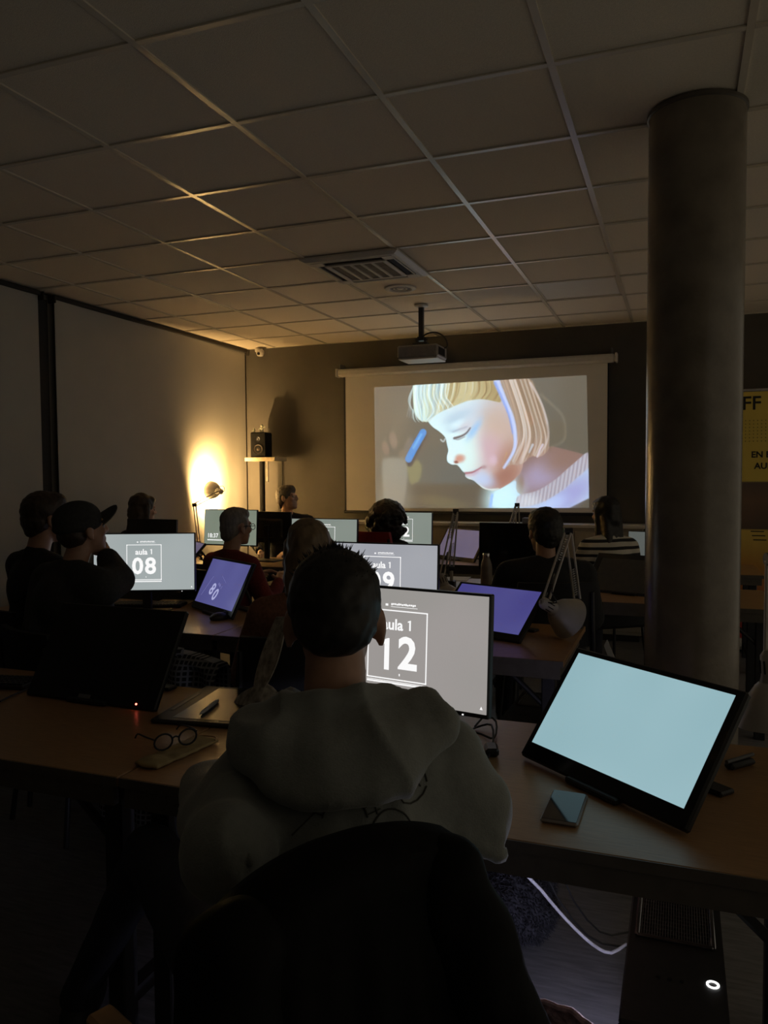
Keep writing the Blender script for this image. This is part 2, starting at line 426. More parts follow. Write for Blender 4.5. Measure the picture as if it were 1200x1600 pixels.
# the projected picture, drawn into a fine grid (coordinates follow a 1200 x 767 sketch of the picture)
def picture(nx=440, ny=250):
    TL, TR, BR, BL = map(np.array, ((43., 87.), (1152., 20.), (1165., 712.), (45., 702.)))
    u, v = np.meshgrid(np.linspace(0, 1, nx), np.linspace(0, 1, ny))
    P = ((1-u)*(1-v))[..., None]*TL+(u*(1-v))[..., None]*TR+(u*v)[..., None]*BR+((1-u)*v)[..., None]*BL
    x, y = P[..., 0], P[..., 1]
    img = np.zeros((ny, nx, 3))
    def lerp(a, b, t_): return np.array(a, float)*(1-t_[..., None])+np.array(b, float)*t_[..., None]
    def sst(a, b, q): q = np.clip((q-a)/(b-a), 0, 1); return q*q*(3-2*q)
    def over(mask, col):
        nonlocal img
        col = np.array(col, float)
        img = img*(1-mask[..., None])+col*mask[..., None]
    def poly(pts, soft=3.):
        pts = smoothc(pts)
        ins = np.zeros(x.shape, bool); d = np.full(x.shape, 1e9)
        n = len(pts)
        for i in range(n):
            (x0, y0), (x1, y1) = pts[i], pts[(i+1) % n]
            c = ((y0 > y) != (y1 > y)) & (x < (x1-x0)*(y-y0)/((y1-y0) if y1 != y0 else 1e-9)+x0); ins ^= c
            ex, ey = x1-x0, y1-y0; L2 = ex*ex+ey*ey+1e-9
            tt = np.clip(((x-x0)*ex+(y-y0)*ey)/L2, 0, 1)
            d = np.minimum(d, np.hypot(x-x0-tt*ex, y-y0-tt*ey))
        sd = np.where(ins, d, -d)
        return sst(-soft, soft, sd)
    def smoothc(pts, k=1):
        pts = [tuple(map(float, p_)) for p_ in pts]
        for _ in range(k):
            q = []
            for i in range(len(pts)):
                a, b = pts[i], pts[(i+1) % len(pts)]
                q += [(a[0]*.8+b[0]*.2, a[1]*.8+b[1]*.2), (a[0]*.2+b[0]*.8, a[1]*.2+b[1]*.8)]
            pts = q
        return pts
    def stroke(pts, w0, soft=3., w1=None):
        w1 = w0 if w1 is None else w1
        # catmull-rom samples
        Pp = [np.array(p_, float) for p_ in pts]; Q = []
        for i in range(len(Pp)-1):
            p0 = Pp[max(i-1, 0)]; p1 = Pp[i]; p2 = Pp[i+1]; p3 = Pp[min(i+2, len(Pp)-1)]
            for k in range(5):
                q = k/5.; Q.append(.5*((2*p1)+(p2-p0)*q+(2*p0-5*p1+4*p2-p3)*q*q+(3*p1-p0-3*p2+p3)*q**3))
        Q.append(Pp[-1]); n = len(Q)-1; out = np.zeros(x.shape)
        for i in range(n):
            (x0, y0), (x1, y1) = Q[i], Q[i+1]; ex, ey = x1-x0, y1-y0; L2 = ex*ex+ey*ey+1e-9
            tt = np.clip(((x-x0)*ex+(y-y0)*ey)/L2, 0, 1); d = np.hypot(x-x0-tt*ex, y-y0-tt*ey)
            wd = w0+(w1-w0)*(i/n)
            out = np.maximum(out, 1-sst(wd-soft, wd+soft, d))
        return out
    def blob(cx, cy, rx, ry, ang=0, soft=.5):
        c, s_ = math.cos(ang), math.sin(ang); X1 = (x-cx)*c+(y-cy)*s_; Y1 = -(x-cx)*s_+(y-cy)*c
        return 1-sst(1-soft, 1+soft, np.hypot(X1/rx, Y1/ry))
    # background
    img = lerp((118, 110, 97), (104, 103, 93), sst(0, 700, y))
    over(sst(950, 1100, x)*.6, (108, 98, 82))
    over(blob(520, 560, 260, 140, 0, .8)*.6, (104, 108, 104))
    over(sst(560, 600, y)*sst(180, 300, x)*.8, (98, 88, 74))
    over(blob(430, 680, 120, 30, .2, .8)*.7, (122, 112, 84))
    over(blob(190, 230, 50, 90, .2, .9)*.3, (140, 130, 112))
    # cup, fingers, stick
    over(blob(105, 395, 20, 36, -.3, .35)*.75, (150, 128, 112)); over(blob(150, 355, 22, 44, -.2, .35)*.75, (152, 132, 116))
    over(blob(235, 385, 22, 50, .35, .35)*.6, (146, 132, 122)); over(blob(200, 425, 20, 24, 0, .5)*.6, (150, 130, 110))
    over(poly([(82, 452), (130, 440), (220, 448), (235, 480), (222, 600), (200, 705), (95, 705), (84, 560)], 14)*.75, (158, 154, 140))
    over(poly([(222, 470), (290, 455), (312, 490), (300, 560), (240, 590)], 10)*.7, (152, 146, 104))
    over(blob(160, 650, 90, 80, 0, .7)*.5, (148, 138, 122))
    over(stroke([(320, 335), (280, 400), (240, 470)], 20, 5), (96, 88, 84)); over(stroke([(316, 316), (270, 390), (235, 450)], 19, 4), (92, 152, 205)); over(stroke([(306, 325), (262, 395)], 5, 4)*.7, (140, 195, 235))
    # neck + sweater
    over(poly([(800, 480), (960, 380), (1100, 420), (1165, 440), (1165, 500), (960, 640), (830, 660), (790, 600)], 5), (150, 118, 108))
    over(blob(930, 540, 110, 70, -.5, .8)*.9, (176, 158, 176)); over(blob(1020, 470, 70, 50, -.4, .9)*.7, (150, 116, 98)); over(blob(820, 600, 22, 50, .2, .6)*.9, (132, 88, 66))
    over(poly([(690, 622), (760, 590), (808, 560), (806, 620), (840, 650), (930, 630), (1050, 550), (1165, 448), (1165, 715), (668, 712)], 4), (190, 198, 214))
    over(blob(740, 660, 90, 110, .3, .7), (214, 238, 234)); over(blob(1080, 640, 110, 50, -.7, .8)*.8, (168, 160, 198)); over(blob(990, 690, 70, 30, -.5, .8)*.7, (196, 206, 232))
    over(stroke([(684, 640), (674, 700)], 7, 6), (168, 196, 236))
    col_pts = [(840, 672), (930, 648), (1020, 590), (1090, 525), (1165, 455)]
    col = stroke(col_pts, 33, 4)
    rib = .5+.5*np.sin((x*.82+y*.32-(y-560)*.2)*.42)
    over(col, (198, 188, 190)); over(col*rib*.45, (140, 122, 128)); over(blob(860, 680, 60, 40, 0, .8)*.5*col, (232, 232, 226))
    # face
    face = poly([(330, 235), (350, 268), (372, 290), (402, 308), (424, 326), (440, 345), (446, 380), (454, 408), (444, 438), (446, 466), (470, 482), (498, 480), (512, 494), (528, 516), (546, 528), (541, 540), (552, 552), (585, 562), (606, 580), (640, 608), (690, 620), (730, 606), (785, 572), (835, 520), (850, 420), (830, 300), (760, 130), (560, 130), (420, 190)], 3)
    skin = lerp((224, 242, 234), (206, 178, 164), sst(500, 760, x+.15*(y-350)))
    img = img*(1-face[..., None])+skin*face[..., None]
    over(face*blob(600, 215, 170, 70, -.15, .8)*.7, (206, 204, 208)); over(face*blob(700, 260, 70, 90, 0, .8)*.8, (206, 176, 156))
    over(face*blob(665, 420, 75, 90, -.2, .8)*.75, (212, 170, 172)); over(face*blob(770, 480, 60, 110, .3, .8)*.8, (176, 130, 108))
    over(face*blob(735, 560, 90, 40, -.5, .7)*.8, (168, 116, 100)); over(face*blob(560, 420, 60, 90, -.3, .8)*.7, (226, 242, 226))
    over(face*blob(640, 560, 60, 36, .4, .8)*.8, (196, 206, 228)); over(face*blob(690, 460, 18, 24, 0, .8)*.6, (226, 196, 206))
    over(face*blob(590, 300, 18, 60, .6, .8)*.8, (160, 196, 226)); over(face*blob(500, 235, 70, 22, -.35, .7)*.8, (190, 206, 212)); over(face*blob(470, 300, 30, 18, 0, .8)*.5, (180, 196, 206))
    over(face*blob(545, 285, 45, 26, -.5, .7)*.8, (216, 206, 204)); over(face*blob(500, 272, 40, 16, -.5, .7)*.6, (226, 240, 236))
    over(face*stroke([(485, 345), (520, 335), (550, 318), (570, 292)], 6, 4, 3), (118, 104, 104)); over(face*stroke([(486, 346), (505, 352), (540, 338)], 3, 3)*.7, (140, 128, 130))
    over(face*stroke([(478, 312), (512, 300), (552, 286)], 4, 4)*.6, (170, 170, 180)); over(stroke([(412, 352), (426, 362), (436, 348)], 4, 3)*.8, (206, 210, 204))
    over(face*blob(512, 450, 28, 20, -.2, .7)*.9, (214, 150, 128)); over(face*blob(494, 468, 12, 7, .1, .6), (150, 92, 80)); over(face*blob(470, 440, 18, 30, 0, .8)*.7, (230, 244, 238))
    over(face*stroke([(542, 526), (578, 522), (604, 510), (628, 496)], 6, 4, 3), (176, 116, 122)); over(face*stroke([(552, 536), (590, 532), (616, 512)], 8, 6)*.5, (206, 160, 168)); over(face*blob(640, 495, 14, 10, 0, .8)*.6, (170, 130, 130))
    over(face*stroke([(560, 560), (615, 592), (660, 614), (715, 612)], 7, 5)*.8, (232, 242, 228))
    # hair
    bangs = poly([(262, 60), (720, 30), (746, 165), (640, 142), (560, 150), (480, 182), (420, 205), (372, 235), (345, 262), (300, 256), (268, 215), (262, 140)], 4)
    over(bangs, (206, 190, 146)); over(bangs*sst(460, 250, x), (226, 240, 220)); over(bangs*sst(560, 720, x)*.7, (168, 140, 96))
    rng = np.random.RandomState(3)
    edge = np.array([(296, 250), (345, 260), (420, 206), (480, 182), (560, 152), (640, 140), (720, 150)], float)
    for k in range(64):
        f_ = rng.rand(); x0 = 275+f_*445; e_ = f_**1.25*6; i_ = min(int(e_), 5); pe = edge[i_]+(edge[i_+1]-edge[i_])*(e_-i_)+rng.uniform(-9, 6, 2)
        c0 = (x0, 68-f_*30); c1 = (x0*.62+pe[0]*.38-6+22*f_, 68+(pe[1]-68)*.45)
        pal = [(240, 248, 240), (228, 240, 226), (186, 186, 152), (150, 172, 186), (214, 206, 164)] if f_ < .42 else [(214, 192, 146), (156, 130, 86), (228, 222, 196), (186, 160, 112), (138, 112, 74)]
        over(bangs*stroke([c0, c1, tuple(pe)], rng.uniform(1.2, 5.5), 4, .8)*rng.uniform(.35, .8), pal[rng.randint(5)])
    for k in range(16):
        x0 = 282+k*11+rng.uniform(-5, 5); over(bangs*stroke([(x0, 66), (x0-4, 130), (x0+8+.2*(x0-282), 205), (306+.42*(x0-282), 252)], rng.uniform(2, 5), 4, 1)*.75, [(240, 250, 246), (222, 242, 240), (172, 196, 204)][k % 3])
    for k in range(7): over(stroke([(264-3*k, 80+6*k), (250-2*k, 140+5*k), (266+14*k-40, 236+3*k)], 2, 2, .8)*.7, (206, 214, 204))
    for k in range(5): over(stroke([(262+14*k, 200), (262+17*k, 240), (276+20*k, 262)], 3, 3, 1)*.8, (216, 236, 226))
    side = poly([(695, 40), (880, 25), (925, 140), (960, 240), (975, 340), (970, 410), (930, 445), (880, 438), (850, 470), (820, 488), (780, 480), (740, 505), (775, 440), (795, 370), (780, 270), (745, 170)], 4)
    over(side, (174, 150, 130)); over(side*blob(900, 130, 90, 120, .3, .8)*.7, (158, 132, 102)); over(side*blob(840, 420, 110, 80, .2, .8)*.6, (206, 164, 150))
    over(side*poly([(850, 190), (880, 215), (898, 250), (892, 280), (862, 270), (850, 230)], 6), (214, 146, 112))
    for k in range(60):
        f_ = rng.rand(); a = (735+f_*145, 38-f_*10); b = (788+f_*150, 200+20*f_); d = (803+f_*168, 340); e = (745+f_*215+rng.uniform(-16, 16), 500-72*f_+rng.uniform(-24, 8))
        pal = [(222, 194, 172), (136, 106, 82), (226, 212, 198), (168, 138, 112), (150, 124, 98), (196, 160, 134)]
        over(side*stroke([a, b, d, e], rng.uniform(1.4, 6), 4, rng.uniform(.8, 3))*rng.uniform(.3, .7), pal[rng.randint(6)])
    over(stroke([(708, 46), (745, 140), (785, 240), (802, 330), (796, 410), (745, 498)], 15, 6, 6)*.85, (206, 216, 246)); over(stroke([(700, 60), (736, 140), (772, 230), (790, 320)], 7, 5, 4)*.8, (150, 168, 220))
    over(stroke([(760, 420), (748, 450), (738, 478)], 3, 3, 1), (206, 160, 120)); over(stroke([(880, 60), (935, 170), (968, 300), (955, 380), (915, 440)], 6, 5, 4)*.7, (226, 206, 196))
    over(stroke([(930, 120), (1030, 220), (1050, 300), (1040, 360), (985, 390)], 6, 8)*.35, (170, 152, 126)); over(poly([(960, 250), (1050, 260), (1052, 350), (985, 390), (975, 420)], 12)*.35, (122, 104, 80))
    over(stroke([(940, 380), (925, 410), (912, 445)], 5, 4, 2)*.8, (232, 214, 222)); over(stroke([(890, 380), (872, 420)], 5, 5, 2)*.7, (222, 232, 246))
    img = 255*np.clip(img/255, 0, 1)**1.18*1.09
    img += (rng.rand(ny, nx, 1)-.5)*5
    return np.clip(img, 0, 255)/255.
NX, NY = 440, 250
pic = picture(NX, NY)
lin = np.where(pic <= .04045, pic/12.92, ((pic+.055)/1.055)**2.4)
cTL, cTR, cBR, cBL = [Vector((X_(a), .018, b)) for a, b in ((-2.869, 2.357), (-.802, 2.375), (-.773, 1.172), (-2.862, 1.150))]
V = []; Fc = []
for j in range(NY):
    v_ = j/(NY-1); A = cTL.lerp(cBL, v_); B = cTR.lerp(cBR, v_)
    for i in range(NX): V.append(tuple(A.lerp(B, i/(NX-1))))
for j in range(NY-1):
    for i in range(NX-1):
        a = j*NX+i; Fc.append((a, a+NX, a+NX+1, a+1))
me = bpy.data.meshes.new('projected_image'); me.from_pydata(V, [], Fc); me.update()
at = me.color_attributes.new('Col', 'FLOAT_COLOR', 'POINT')
rgba = np.ones((NX*NY, 4)); rgba[:, :3] = lin.reshape(-1, 3)*np.array([.86, .99, 1.14]); at.data.foreach_set('color', rgba.ravel().astype(np.float32))
mp_ = bpy.data.materials.new('projected_picture'); mp_.use_nodes = True; nt = mp_.node_tree
pp = nt.nodes['Principled BSDF']; pp.inputs['Base Color'].default_value = (.6, .58, .54, 1); pp.inputs['Roughness'].default_value = .9
ca = nt.nodes.new('ShaderNodeVertexColor'); ca.layer_name = 'Col'
nt.links.new(ca.outputs[0], pp.inputs['Emission Color']); pp.inputs['Emission Strength'].default_value = .95*SCREEN_GAIN
me.materials.append(mp_)
po = link(bpy.data.objects.new('projected_image', me), t); po['label'] = 'projected painting of a fair-haired girl looking down'

# low cabinet under the screen
t = thing('low_cabinet', 'long beige low cabinet against the wall under the projection screen', 'cabinet', (-1.75, 7.30, 0))
M_beige = mat('beige_laminate', (.40, .36, .29), .5, var=.05)
MB().box((0, 0, .53), (2.9, .24, .94)).build('body', M_beige, t)
MB().box((0, -.01, 1.015), (2.94, .28, .03), bev=.004).build('top', M_white, t)
for k in range(5): 
    d_ = MB().box((-1.16+.58*k, -.127, .53), (.57, .012, .88), bev=.003).build('door', M_beige, t)
    MB().box((-1.16+.58*k+.22, -.140, .6), (.012, .014, .12)).build('handle', M_steel, d_)
MB().box((0, .01, .03), (2.86, .2, .06)).build('plinth', M_dark, t)
tag(MB().box((-1.27, 7.27, 1.055), (.17, .12, .05), bev=.006).build('small_box', M_grey), 'small grey box lying on the beige low cabinet', 'box')

# ================================================================== PROJECTOR
PX, PY = -1.945, 6.05
t = thing('projector', 'short-throw projector hanging from the ceiling on a dark pole', 'projector', (PX, PY, 0))
MB().lathe([(.055, H), (.055, H-.012), (.025, H-.02)]).build('ceiling_plate', M_white, t, True)
MB().box((0, 0, H-.13), (.036, .036, .26)).build('pole', M_steel, t)
MB().box((0, 0, 2.565), (.05, .06, .03)).box((-.035, 0, 2.548), (.014, .04, .05)).box((.035, 0, 2.548), (.014, .04, .05)).cyl((-.05, 0, 2.56), (.05, 0, 2.56), .008).box((0, 0, 2.525), (.12, .09, .014)).build('mount', M_steel, t)
b = MB(); Rb = Matrix.Rotation(.06, 3, 'Z')
b.box((0, .02, 2.455), (.335, .27, .10), bev=.012); b.build('body', mat('projector_case', (.30, .28, .25), .45), t)
MB().box((0, .02, 2.399), (.322, .255, .012), bev=.006).build('underside', M_white, t)  # lighter than the case: bounce light from the screen put into the colour
MB().box((.11, .165, 2.455), (.10, .02, .07), bev=.004).build('lens_hood', M_black, t)
g = MB()
for k in range(9): g.box((.1685, -.08+.02*k, 2.455), (.004, .008, .06))
g.build('vent', M_black, t)
MB().tube([(.01, -.02, 2.575), (.06, -.03, 2.60), (.14, -.04, 2.60), (.20, -.02, 2.56), (.215, 0, 2.50), (.19, .0, 2.48)], .006).build('cable', M_rubber, t, True)

# security camera
t = thing('security_camera', 'tiny white security camera in the corner under the ceiling', 'camera', (-4.17, 7.38, H))
MB().box((-.02, .03, -.02), (.07, .06, .04), bev=.008).build('mount', M_white, t)
MB().lathe([(.002, -.095), (.03, -.088), (.042, -.065), (.042, -.04), (.03, -.022)], (.02, -.01, 0)).build('housing', M_white, t, True)
MB().ball((.02, -.045, -.068), .017).build('lens', M_off, t, True)

# ================================================================== LOUDSPEAKER ON STAND
SX, SY = -4.05, 7.20
M_spk = mat('speaker_black', (.004, .004, .004), .8, spec=.2)
t = thing('speaker_stand', 'black speaker stand with a pale shelf in the corner behind the instructor', 'speaker stand', (SX, SY, 0))
MB().lathe([(.001, 0), (.14, 0), (.14, .012), (.03, .025), (.028, .03)]).build('base', M_steel, t, True)
MB().cyl((0, .0, .02), (0, .0, 1.64), .028).build('pole', M_spk, t, True)
MB().box((.045, 0, 1.652), (.35, .26, .04), bev=.004).build('shelf', mat('shelf_pine', (.72, .60, .42), .5), t)
MB().box((.115, -.10, 1.53), (.028, .012, .22), bev=.004).build('bracket', mat('bracket_white', (.75, .72, .66), .4), t)
MB().cyl((.235-.03, .05, 1.64), (.205, .05, .9), .005).build('cable', M_rubber, t)
t = thing('loudspeaker', 'small black two-way loudspeaker on the pale shelf in the corner', 'speaker', (SX-.0, SY-.01, 1.673), .15)
MB().box((0, 0, .125), (.165, .19, .26), bev=.008).build('cabinet', M_spk, t)
MB().lathe([(.058, 0), (.058, .006), (.05, .008), (.045, -.002)], (0, -.095, .082), (0, -1, 0)).build('surround_ring', M_spk, t, True)
MB().lathe([(.046, .003), (.018, -.008), (.016, .0), (.001, .008)], (0, -.095, .082), (0, -1, 0)).build('cone', mat('speaker_cone', (.07, .05, .04), .55), t, True)
MB().lathe([(.024, 0), (.022, .005), (.012, .002), (.001, .006)], (0, -.095, .185), (0, -1, 0)).build('tweeter', M_chrome, t, True)
M_fig = mat('pale_green_resin', (.55, .58, .46), .5)
for (dx, hgt, lab) in ((.035, .085, 'small pale figurine standing on top of the loudspeaker, arm raised'), (-.055, .05, 'smaller squat pale figurine at the edge of the loudspeaker top')):
    f = thing('figurine', lab, 'figurine', (SX+dx, SY-.06, 1.924), 0)
    k = hgt/.085
    mb = MB().cap((-.012*k, 0, .008*k), (-.010*k, 0, .035*k), .008*k).cap((.012*k, 0, .008*k), (.010*k, 0, .035*k), .008*k).ball((0, 0, .043*k), (.019*k, .014*k, .02*k)).cap((.018*k, 0, .052*k), (.042*k, -.004, .058*k), .006*k).cap((-.018*k, 0, .052*k), (-.024*k, -.01, .035*k), .006*k).ball((0, 0, .072*k), .015*k)
    meshobj('body', remesh(mb, 'body', .0028*max(k, .7), 3), M_fig, f)
    MB().box((0, 0, .003), (.05*k, .035*k, .006), bev=.002).build('foot_plate', M_fig, f)

# ================================================================== COLUMN
t = thing('round_column', 'round grey concrete column rising to the ceiling', 'column', (.046, 3.24, 0))
MB().lathe([(.172, 0), (.172, .7), (.172, 1.4), (.172, 2.1), (.172, H-.002)], n=64).build('shaft', M_conc, t, True)
MB().lathe([(.172, H-.0), (.178, H-.0), (.178, H-.012), (.172, H-.016)], n=64).build('top_ring', M_edge, t, True)

# ================================================================== ROLL-UP BANNER
t = thing('roll_up_banner', 'yellow to red roll-up banner with black lettering standing behind the column', 'banner', (.85, 7.12, 0))
mb_ = bpy.data.materials.new('banner_print'); mb_.use_nodes = True; nt = mb_.node_tree; n = nt.nodes; L = nt.links
p = n['Principled BSDF']; p.inputs['Roughness'].default_value = .5
tc = n.new('ShaderNodeTexCoord'); sp = n.new('ShaderNodeSeparateXYZ'); L.new(tc.outputs['Object'], sp.inputs[0])
mr = n.new('ShaderNodeMapRange'); mr.inputs['From Min'].default_value = .1; mr.inputs['From Max'].default_value = 2.15; L.new(sp.outputs['Z'], mr.inputs[0])
rp = n.new('ShaderNodeValToRGB'); L.new(mr.outputs[0], rp.inputs[0]); e = rp.color_ramp.elements
e[0].position = 0; e[0].color = (.45, .05, .04, 1); e[1].position = 1; e[1].color = (.88, .66, .12, 1)
for q, c in ((.12, (.5, .07, .05, 1)), (.30, (.62, .30, .06, 1)), (.42, (.80, .58, .12, 1)), (.444, (.80, .58, .12, 1)), (.448, (.12, .08, .06, 1)), (.56, (.22, .13, .08, 1)), (.636, (.14, .10, .08, 1)), (.640, (.88, .66, .12, 1))):
    k = e.new(q); k.color = c
nz = n.new('ShaderNodeTexNoise'); nz.inputs['Scale'].default_value = 7; mpn = n.new('ShaderNodeMapping'); mpn.inputs['Scale'].default_value = (2, 1, .5)
L.new(tc.outputs['Object'], mpn.inputs[0]); L.new(mpn.outputs[0], nz.inputs['Vector'])
mx = n.new('ShaderNodeMix'); mx.data_type = 'RGBA'; mx.blend_type = 'MULTIPLY'; mx.inputs['Factor'].default_value = .12
L.new(rp.outputs[0], mx.inputs['A']); L.new(nz.outputs['Fac'], mx.inputs['B']); L.new(mx.outputs['Result'], p.inputs['Base Color'])
MB().box((0, 0, 1.13), (.85, .004, 2.04)).build('print_sheet', mb_, t)
M_ink = mat('black_ink', (.015, .013, .01), .6)
bx = -.85
for body, sz, x_, z_, bd in (('FF E', .155, .470, 2.045, .002), ('EN E', .070, .545, 1.628, .002), ('AUD', .070, .57, 1.535, .002)):
    lt = MB(); put_text(lt, body, sz, x_+bx, z_, -.0035, 'LEFT', bd); lt.build('lettering', M_ink, t)['kind'] = 'stuff'
lt = MB()
for i in range(6):
    for j in range(7): lt.box((.50+bx+.03*i, -.0035, 1.74+.028*j), (.006, .001, .006))
for j in range(3): lt.box((.60+bx+.01*j, -.0035, 1.0-.035*j), (.10, .001, .008))
for j in range(3): lt.box((.50+bx, -.0035, .50-.05*j), (.022, .001, .022)); lt.box((.62+bx, -.0035, .50-.05*j), (.12, .001, .010))
lt.build('fine_print', M_ink, t)['kind'] = 'stuff'
MB().box((0, 0, 2.155), (.86, .02, .025), bev=.006).build('top_rail', M_chrome, t)
MB().box((0, 0, .065), (.90, .14, .09), bev=.03).build('base', M_white, t)
for s in (-1, 1): MB().box((s*.3, 0, .01), (.06, .30, .02), bev=.006).build('foot', M_steel, t)

# ================================================================== TABLES
def table(x0, x1, y0, y1, label, group=None):
    t = thing('desk', label, 'desk', ((x0+x1)/2, (y0+y1)/2, 0), 0, group); lx, ly = x1-x0-.004, y1-y0
    MB().box((0, 0, .7275), (lx, ly, .025), bev=.003).build('tabletop', M_wood, t)
    MB().box((0, -ly/2-.0014, .7275), (lx-.004, .003, .0235)).build('edge_band', M_edge, t)
    MB().box((0, -ly/2+.012, .69), (lx-.03, .02, .05)).box((0, ly/2-.05, .69), (lx-.06, .02, .05)).box((-lx/2+.03, -.02, .69), (.02, ly-.12, .05)).box((lx/2-.03, -.02, .69), (.02, ly-.12, .05)).build('apron', M_edge, t)
    for sx in (-1, 1):
        for sy in (-1, 1):
            MB().box((sx*(lx/2-.07), sy*(ly/2-.09), .335), (.055, .055, .67), bev=.004).build('leg', M_steel, t)
        MB().box((sx*(lx/2-.07), 0, .10), (.04, ly-.24, .04)).build('crossbar', M_steel, t)
        a = Vector((sx*(lx/2-.08), -ly/2+.09, .52)); b_ = Vector((sx*(lx/2-.24), -ly/2+.09, .665))
        MB().cyl(a, b_, .012, n=8).build('brace', M_steel, t)
    return t
R1, R2, R3, R4 = 1.555, 3.13, 4.69, 6.25
table(-2.90, -1.29, R1, R1+.765, 'wood-topped desk with the black pen tablet and glasses on it')
table(-1.29, .32, R1, R1+.765, 'wood-topped desk carrying the large glowing blank pen display')
table(-2.03, -.42, R2, R2+.77, 'wood-topped desk with the monitor reading 09')
table(-3.64, -2.03, R2, R2+.77, 'wood-topped desk carrying the purple pen display with the tilted number')
table(-1.10, .50, R3, R3+.77, 'wood-topped desk behind the column with a dark pen display')
table(-2.70, -1.10, R3, R3+.77, 'wood-topped desk with a white paper sheet and an unlit clamped lamp')
table(-3.95, -2.96, 4.24, 4.78, 'narrow desk near the blind with a switched-off monitor')
table(-4.28, -2.72, 5.66, 6.34, 'desk by the blind with the lit lamp and lock-screen monitor')
table(-2.62, -1.02, R4, R4+.72, 'wood-topped desk nearest the projection screen, lavender pen display on it')
table(-1.02, .58, R4, R4+.72, 'wood-topped desk before the low cabinet, in front of the striped sweater')

# ================================================================== MONITORS
M_txt = mat('screen_white', (.8, .8, .8), .5, emit=(1, 1, 1), estr=.95*SCREEN_GAIN)
def tilt_m(tilt, pz):
    return Matrix.Translation((0, 0, pz)) @ Matrix.Rotation(-tilt, 4, 'X')
def monitor(x, y, zc, yaw, smat, label, number=None, lock=None, tilt=.06, sc=1.0, desk=.74, dark_panel=None):
    """origin on the desk under the panel; local -y is the viewing side"""
    t = thing('monitor', label, 'monitor', (x, y, desk), yaw)
    zc -= desk; mx = tilt_m(tilt, zc)
    W_, H_ = .2655*sc, .1495*sc
    MB().box((0, .012, -.002), (W_*2+.012, .022, H_*2+.018), bev=.003).box((0, .03, -.01), (.36*sc, .03, .2*sc), bev=.012).build('housing', M_black, t, mx=mx)
    sm = MB().box((0, -.0005, .001), (W_*2, .0022, H_*2)).build('screen', smat, t, mx=mx)
    ym = -.0022
    if number:
        fw, fh, lw = .091, .093, .0032
        g = MB()
        g.box((0, ym, fh), (2*fw+lw, .0006, lw)).box((0, ym, -fh), (2*fw+lw, .0006, lw)).box((-fw, ym, 0), (lw, .0006, 2*fh)).box((fw, ym, 0), (lw, .0006, 2*fh))
        g.build('screen_frame', M_txt, sm, mx=mx)
        MB().box((0, ym, -fh-.006), (2*fw+lw, .0006, .0016)).box((0, ym, -fh-.0105), (2*fw+lw, .0006, .0045)).build('screen_footer', M_txt, sm, mx=mx)['kind'] = 'stuff'
        g = MB(); put_text(g, 'aula', .041, -.014, .054, ym, 'CENTER', .0010); one(g, .040, .0565, .028, ym); g.build('room_title', M_txt, sm, mx=mx)['kind'] = 'stuff'
        hN = .090
        for q, ch in enumerate(number):
            g = MB(); xq = -.034+.068*q
            if ch == ' ': continue
            if ch == '1': one(g, xq+.004, -.026, hN*.96, ym)
            else: put_text(g, ch, .120, xq, -.024, ym, 'CENTER', .0034)
            g.build('room_digit', M_txt, sm, mx=mx)
        g = MB()
        for k in range(14): g.box((-.018+.0055*k, ym, .110+(.001 if k % 3 else 0)), (.0042, .0006, .0042+(.0015 if k % 4 == 0 else 0)))
        g.box((.02, ym, .1035), (.082, .0006, .0012)); g.box((-.034, ym, .108), (.008, .0006, .006))
        g.box((.01, ym, -fh+.014), (.003, .0006, .006))
        g.prism([(.248, -.137), (.256, -.137), (.252, -.129)], ym, ym-.0005)
        g.build('small_print', M_txt, sm, mx=mx)['kind'] = 'stuff'
    if lock:
        g = MB(); put_text(g, lock, .052, -W_+.03, -.075, ym, 'LEFT', .0008)
        for k in range(9): g.box((-W_+.04+.018*k, ym, -.112), (.014, .0006, .010))
        g.build('lock_time', M_txt, sm, mx=mx)['kind'] = 'stuff'
    MB().box((0, .055, zc/2+.02), (.05, .022, zc+.0), bev=.004).build('neck', M_black, t)
    MB().box((0, .04, .006), (.24, .19, .012), bev=.004).build('base', M_black, t)
    MB().box((.2*sc, .0, -H_-.0075), (.004, .003, .003)).build('power_light', M_txt, t, mx=mx)
    return t
S_g12 = screen_mat('screen_grey_warm', (150, 147, 143), (158, 152, 150))
S_g08 = screen_mat('screen_grey_cool', (157, 166, 166), (165, 172, 172))
S_g09 = screen_mat('screen_grey_blue', (156, 158, 166), (164, 166, 172))
S_gA = screen_mat('screen_grey_green', (128, 137, 129), (134, 142, 134))
S_lock = screen_mat('screen_lock', (118, 128, 112), (126, 134, 120))
monitor(-.712, 1.989, 1.020, -.185, S_g12, 'lit monitor reading aula 1, 12, in front of the hooded man', '12')
monitor(-2.683, 3.481, 1.023, .40, S_g08, 'lit monitor reading aula 1, 08, in front of the man in a cap', '08')
monitor(-1.275, 3.36, 1.014, -.03, S_g09, 'lit monitor reading aula 1, 09', '09')
monitor(-2.481, 5.319, 1.006, .0, S_gA, 'lit monitor whose framed number is hidden behind the fair-haired person', '  ')
monitor(-2.302, 6.60, 0.998, .0, S_gA, 'lit monitor behind the curly-haired person, a framed 2 showing', '02')
monitor(-3.661, 5.932, 1.035, -.038, S_lock, 'lock-screen monitor showing the time 18:37', lock='18:37')
monitor(-3.50, 4.62, 1.055, -.05, M_off, 'switched-off black monitor in front of the long-haired woman', sc=.80)
monitor(-3.36, 6.10, 1.035, math.pi-.1, M_off, 'black back of the monitor standing before the instructor', sc=.86)
monitor(-1.00, 5.20, 1.000, -.02, M_off, 'switched-off black monitor before the person dressed in black')
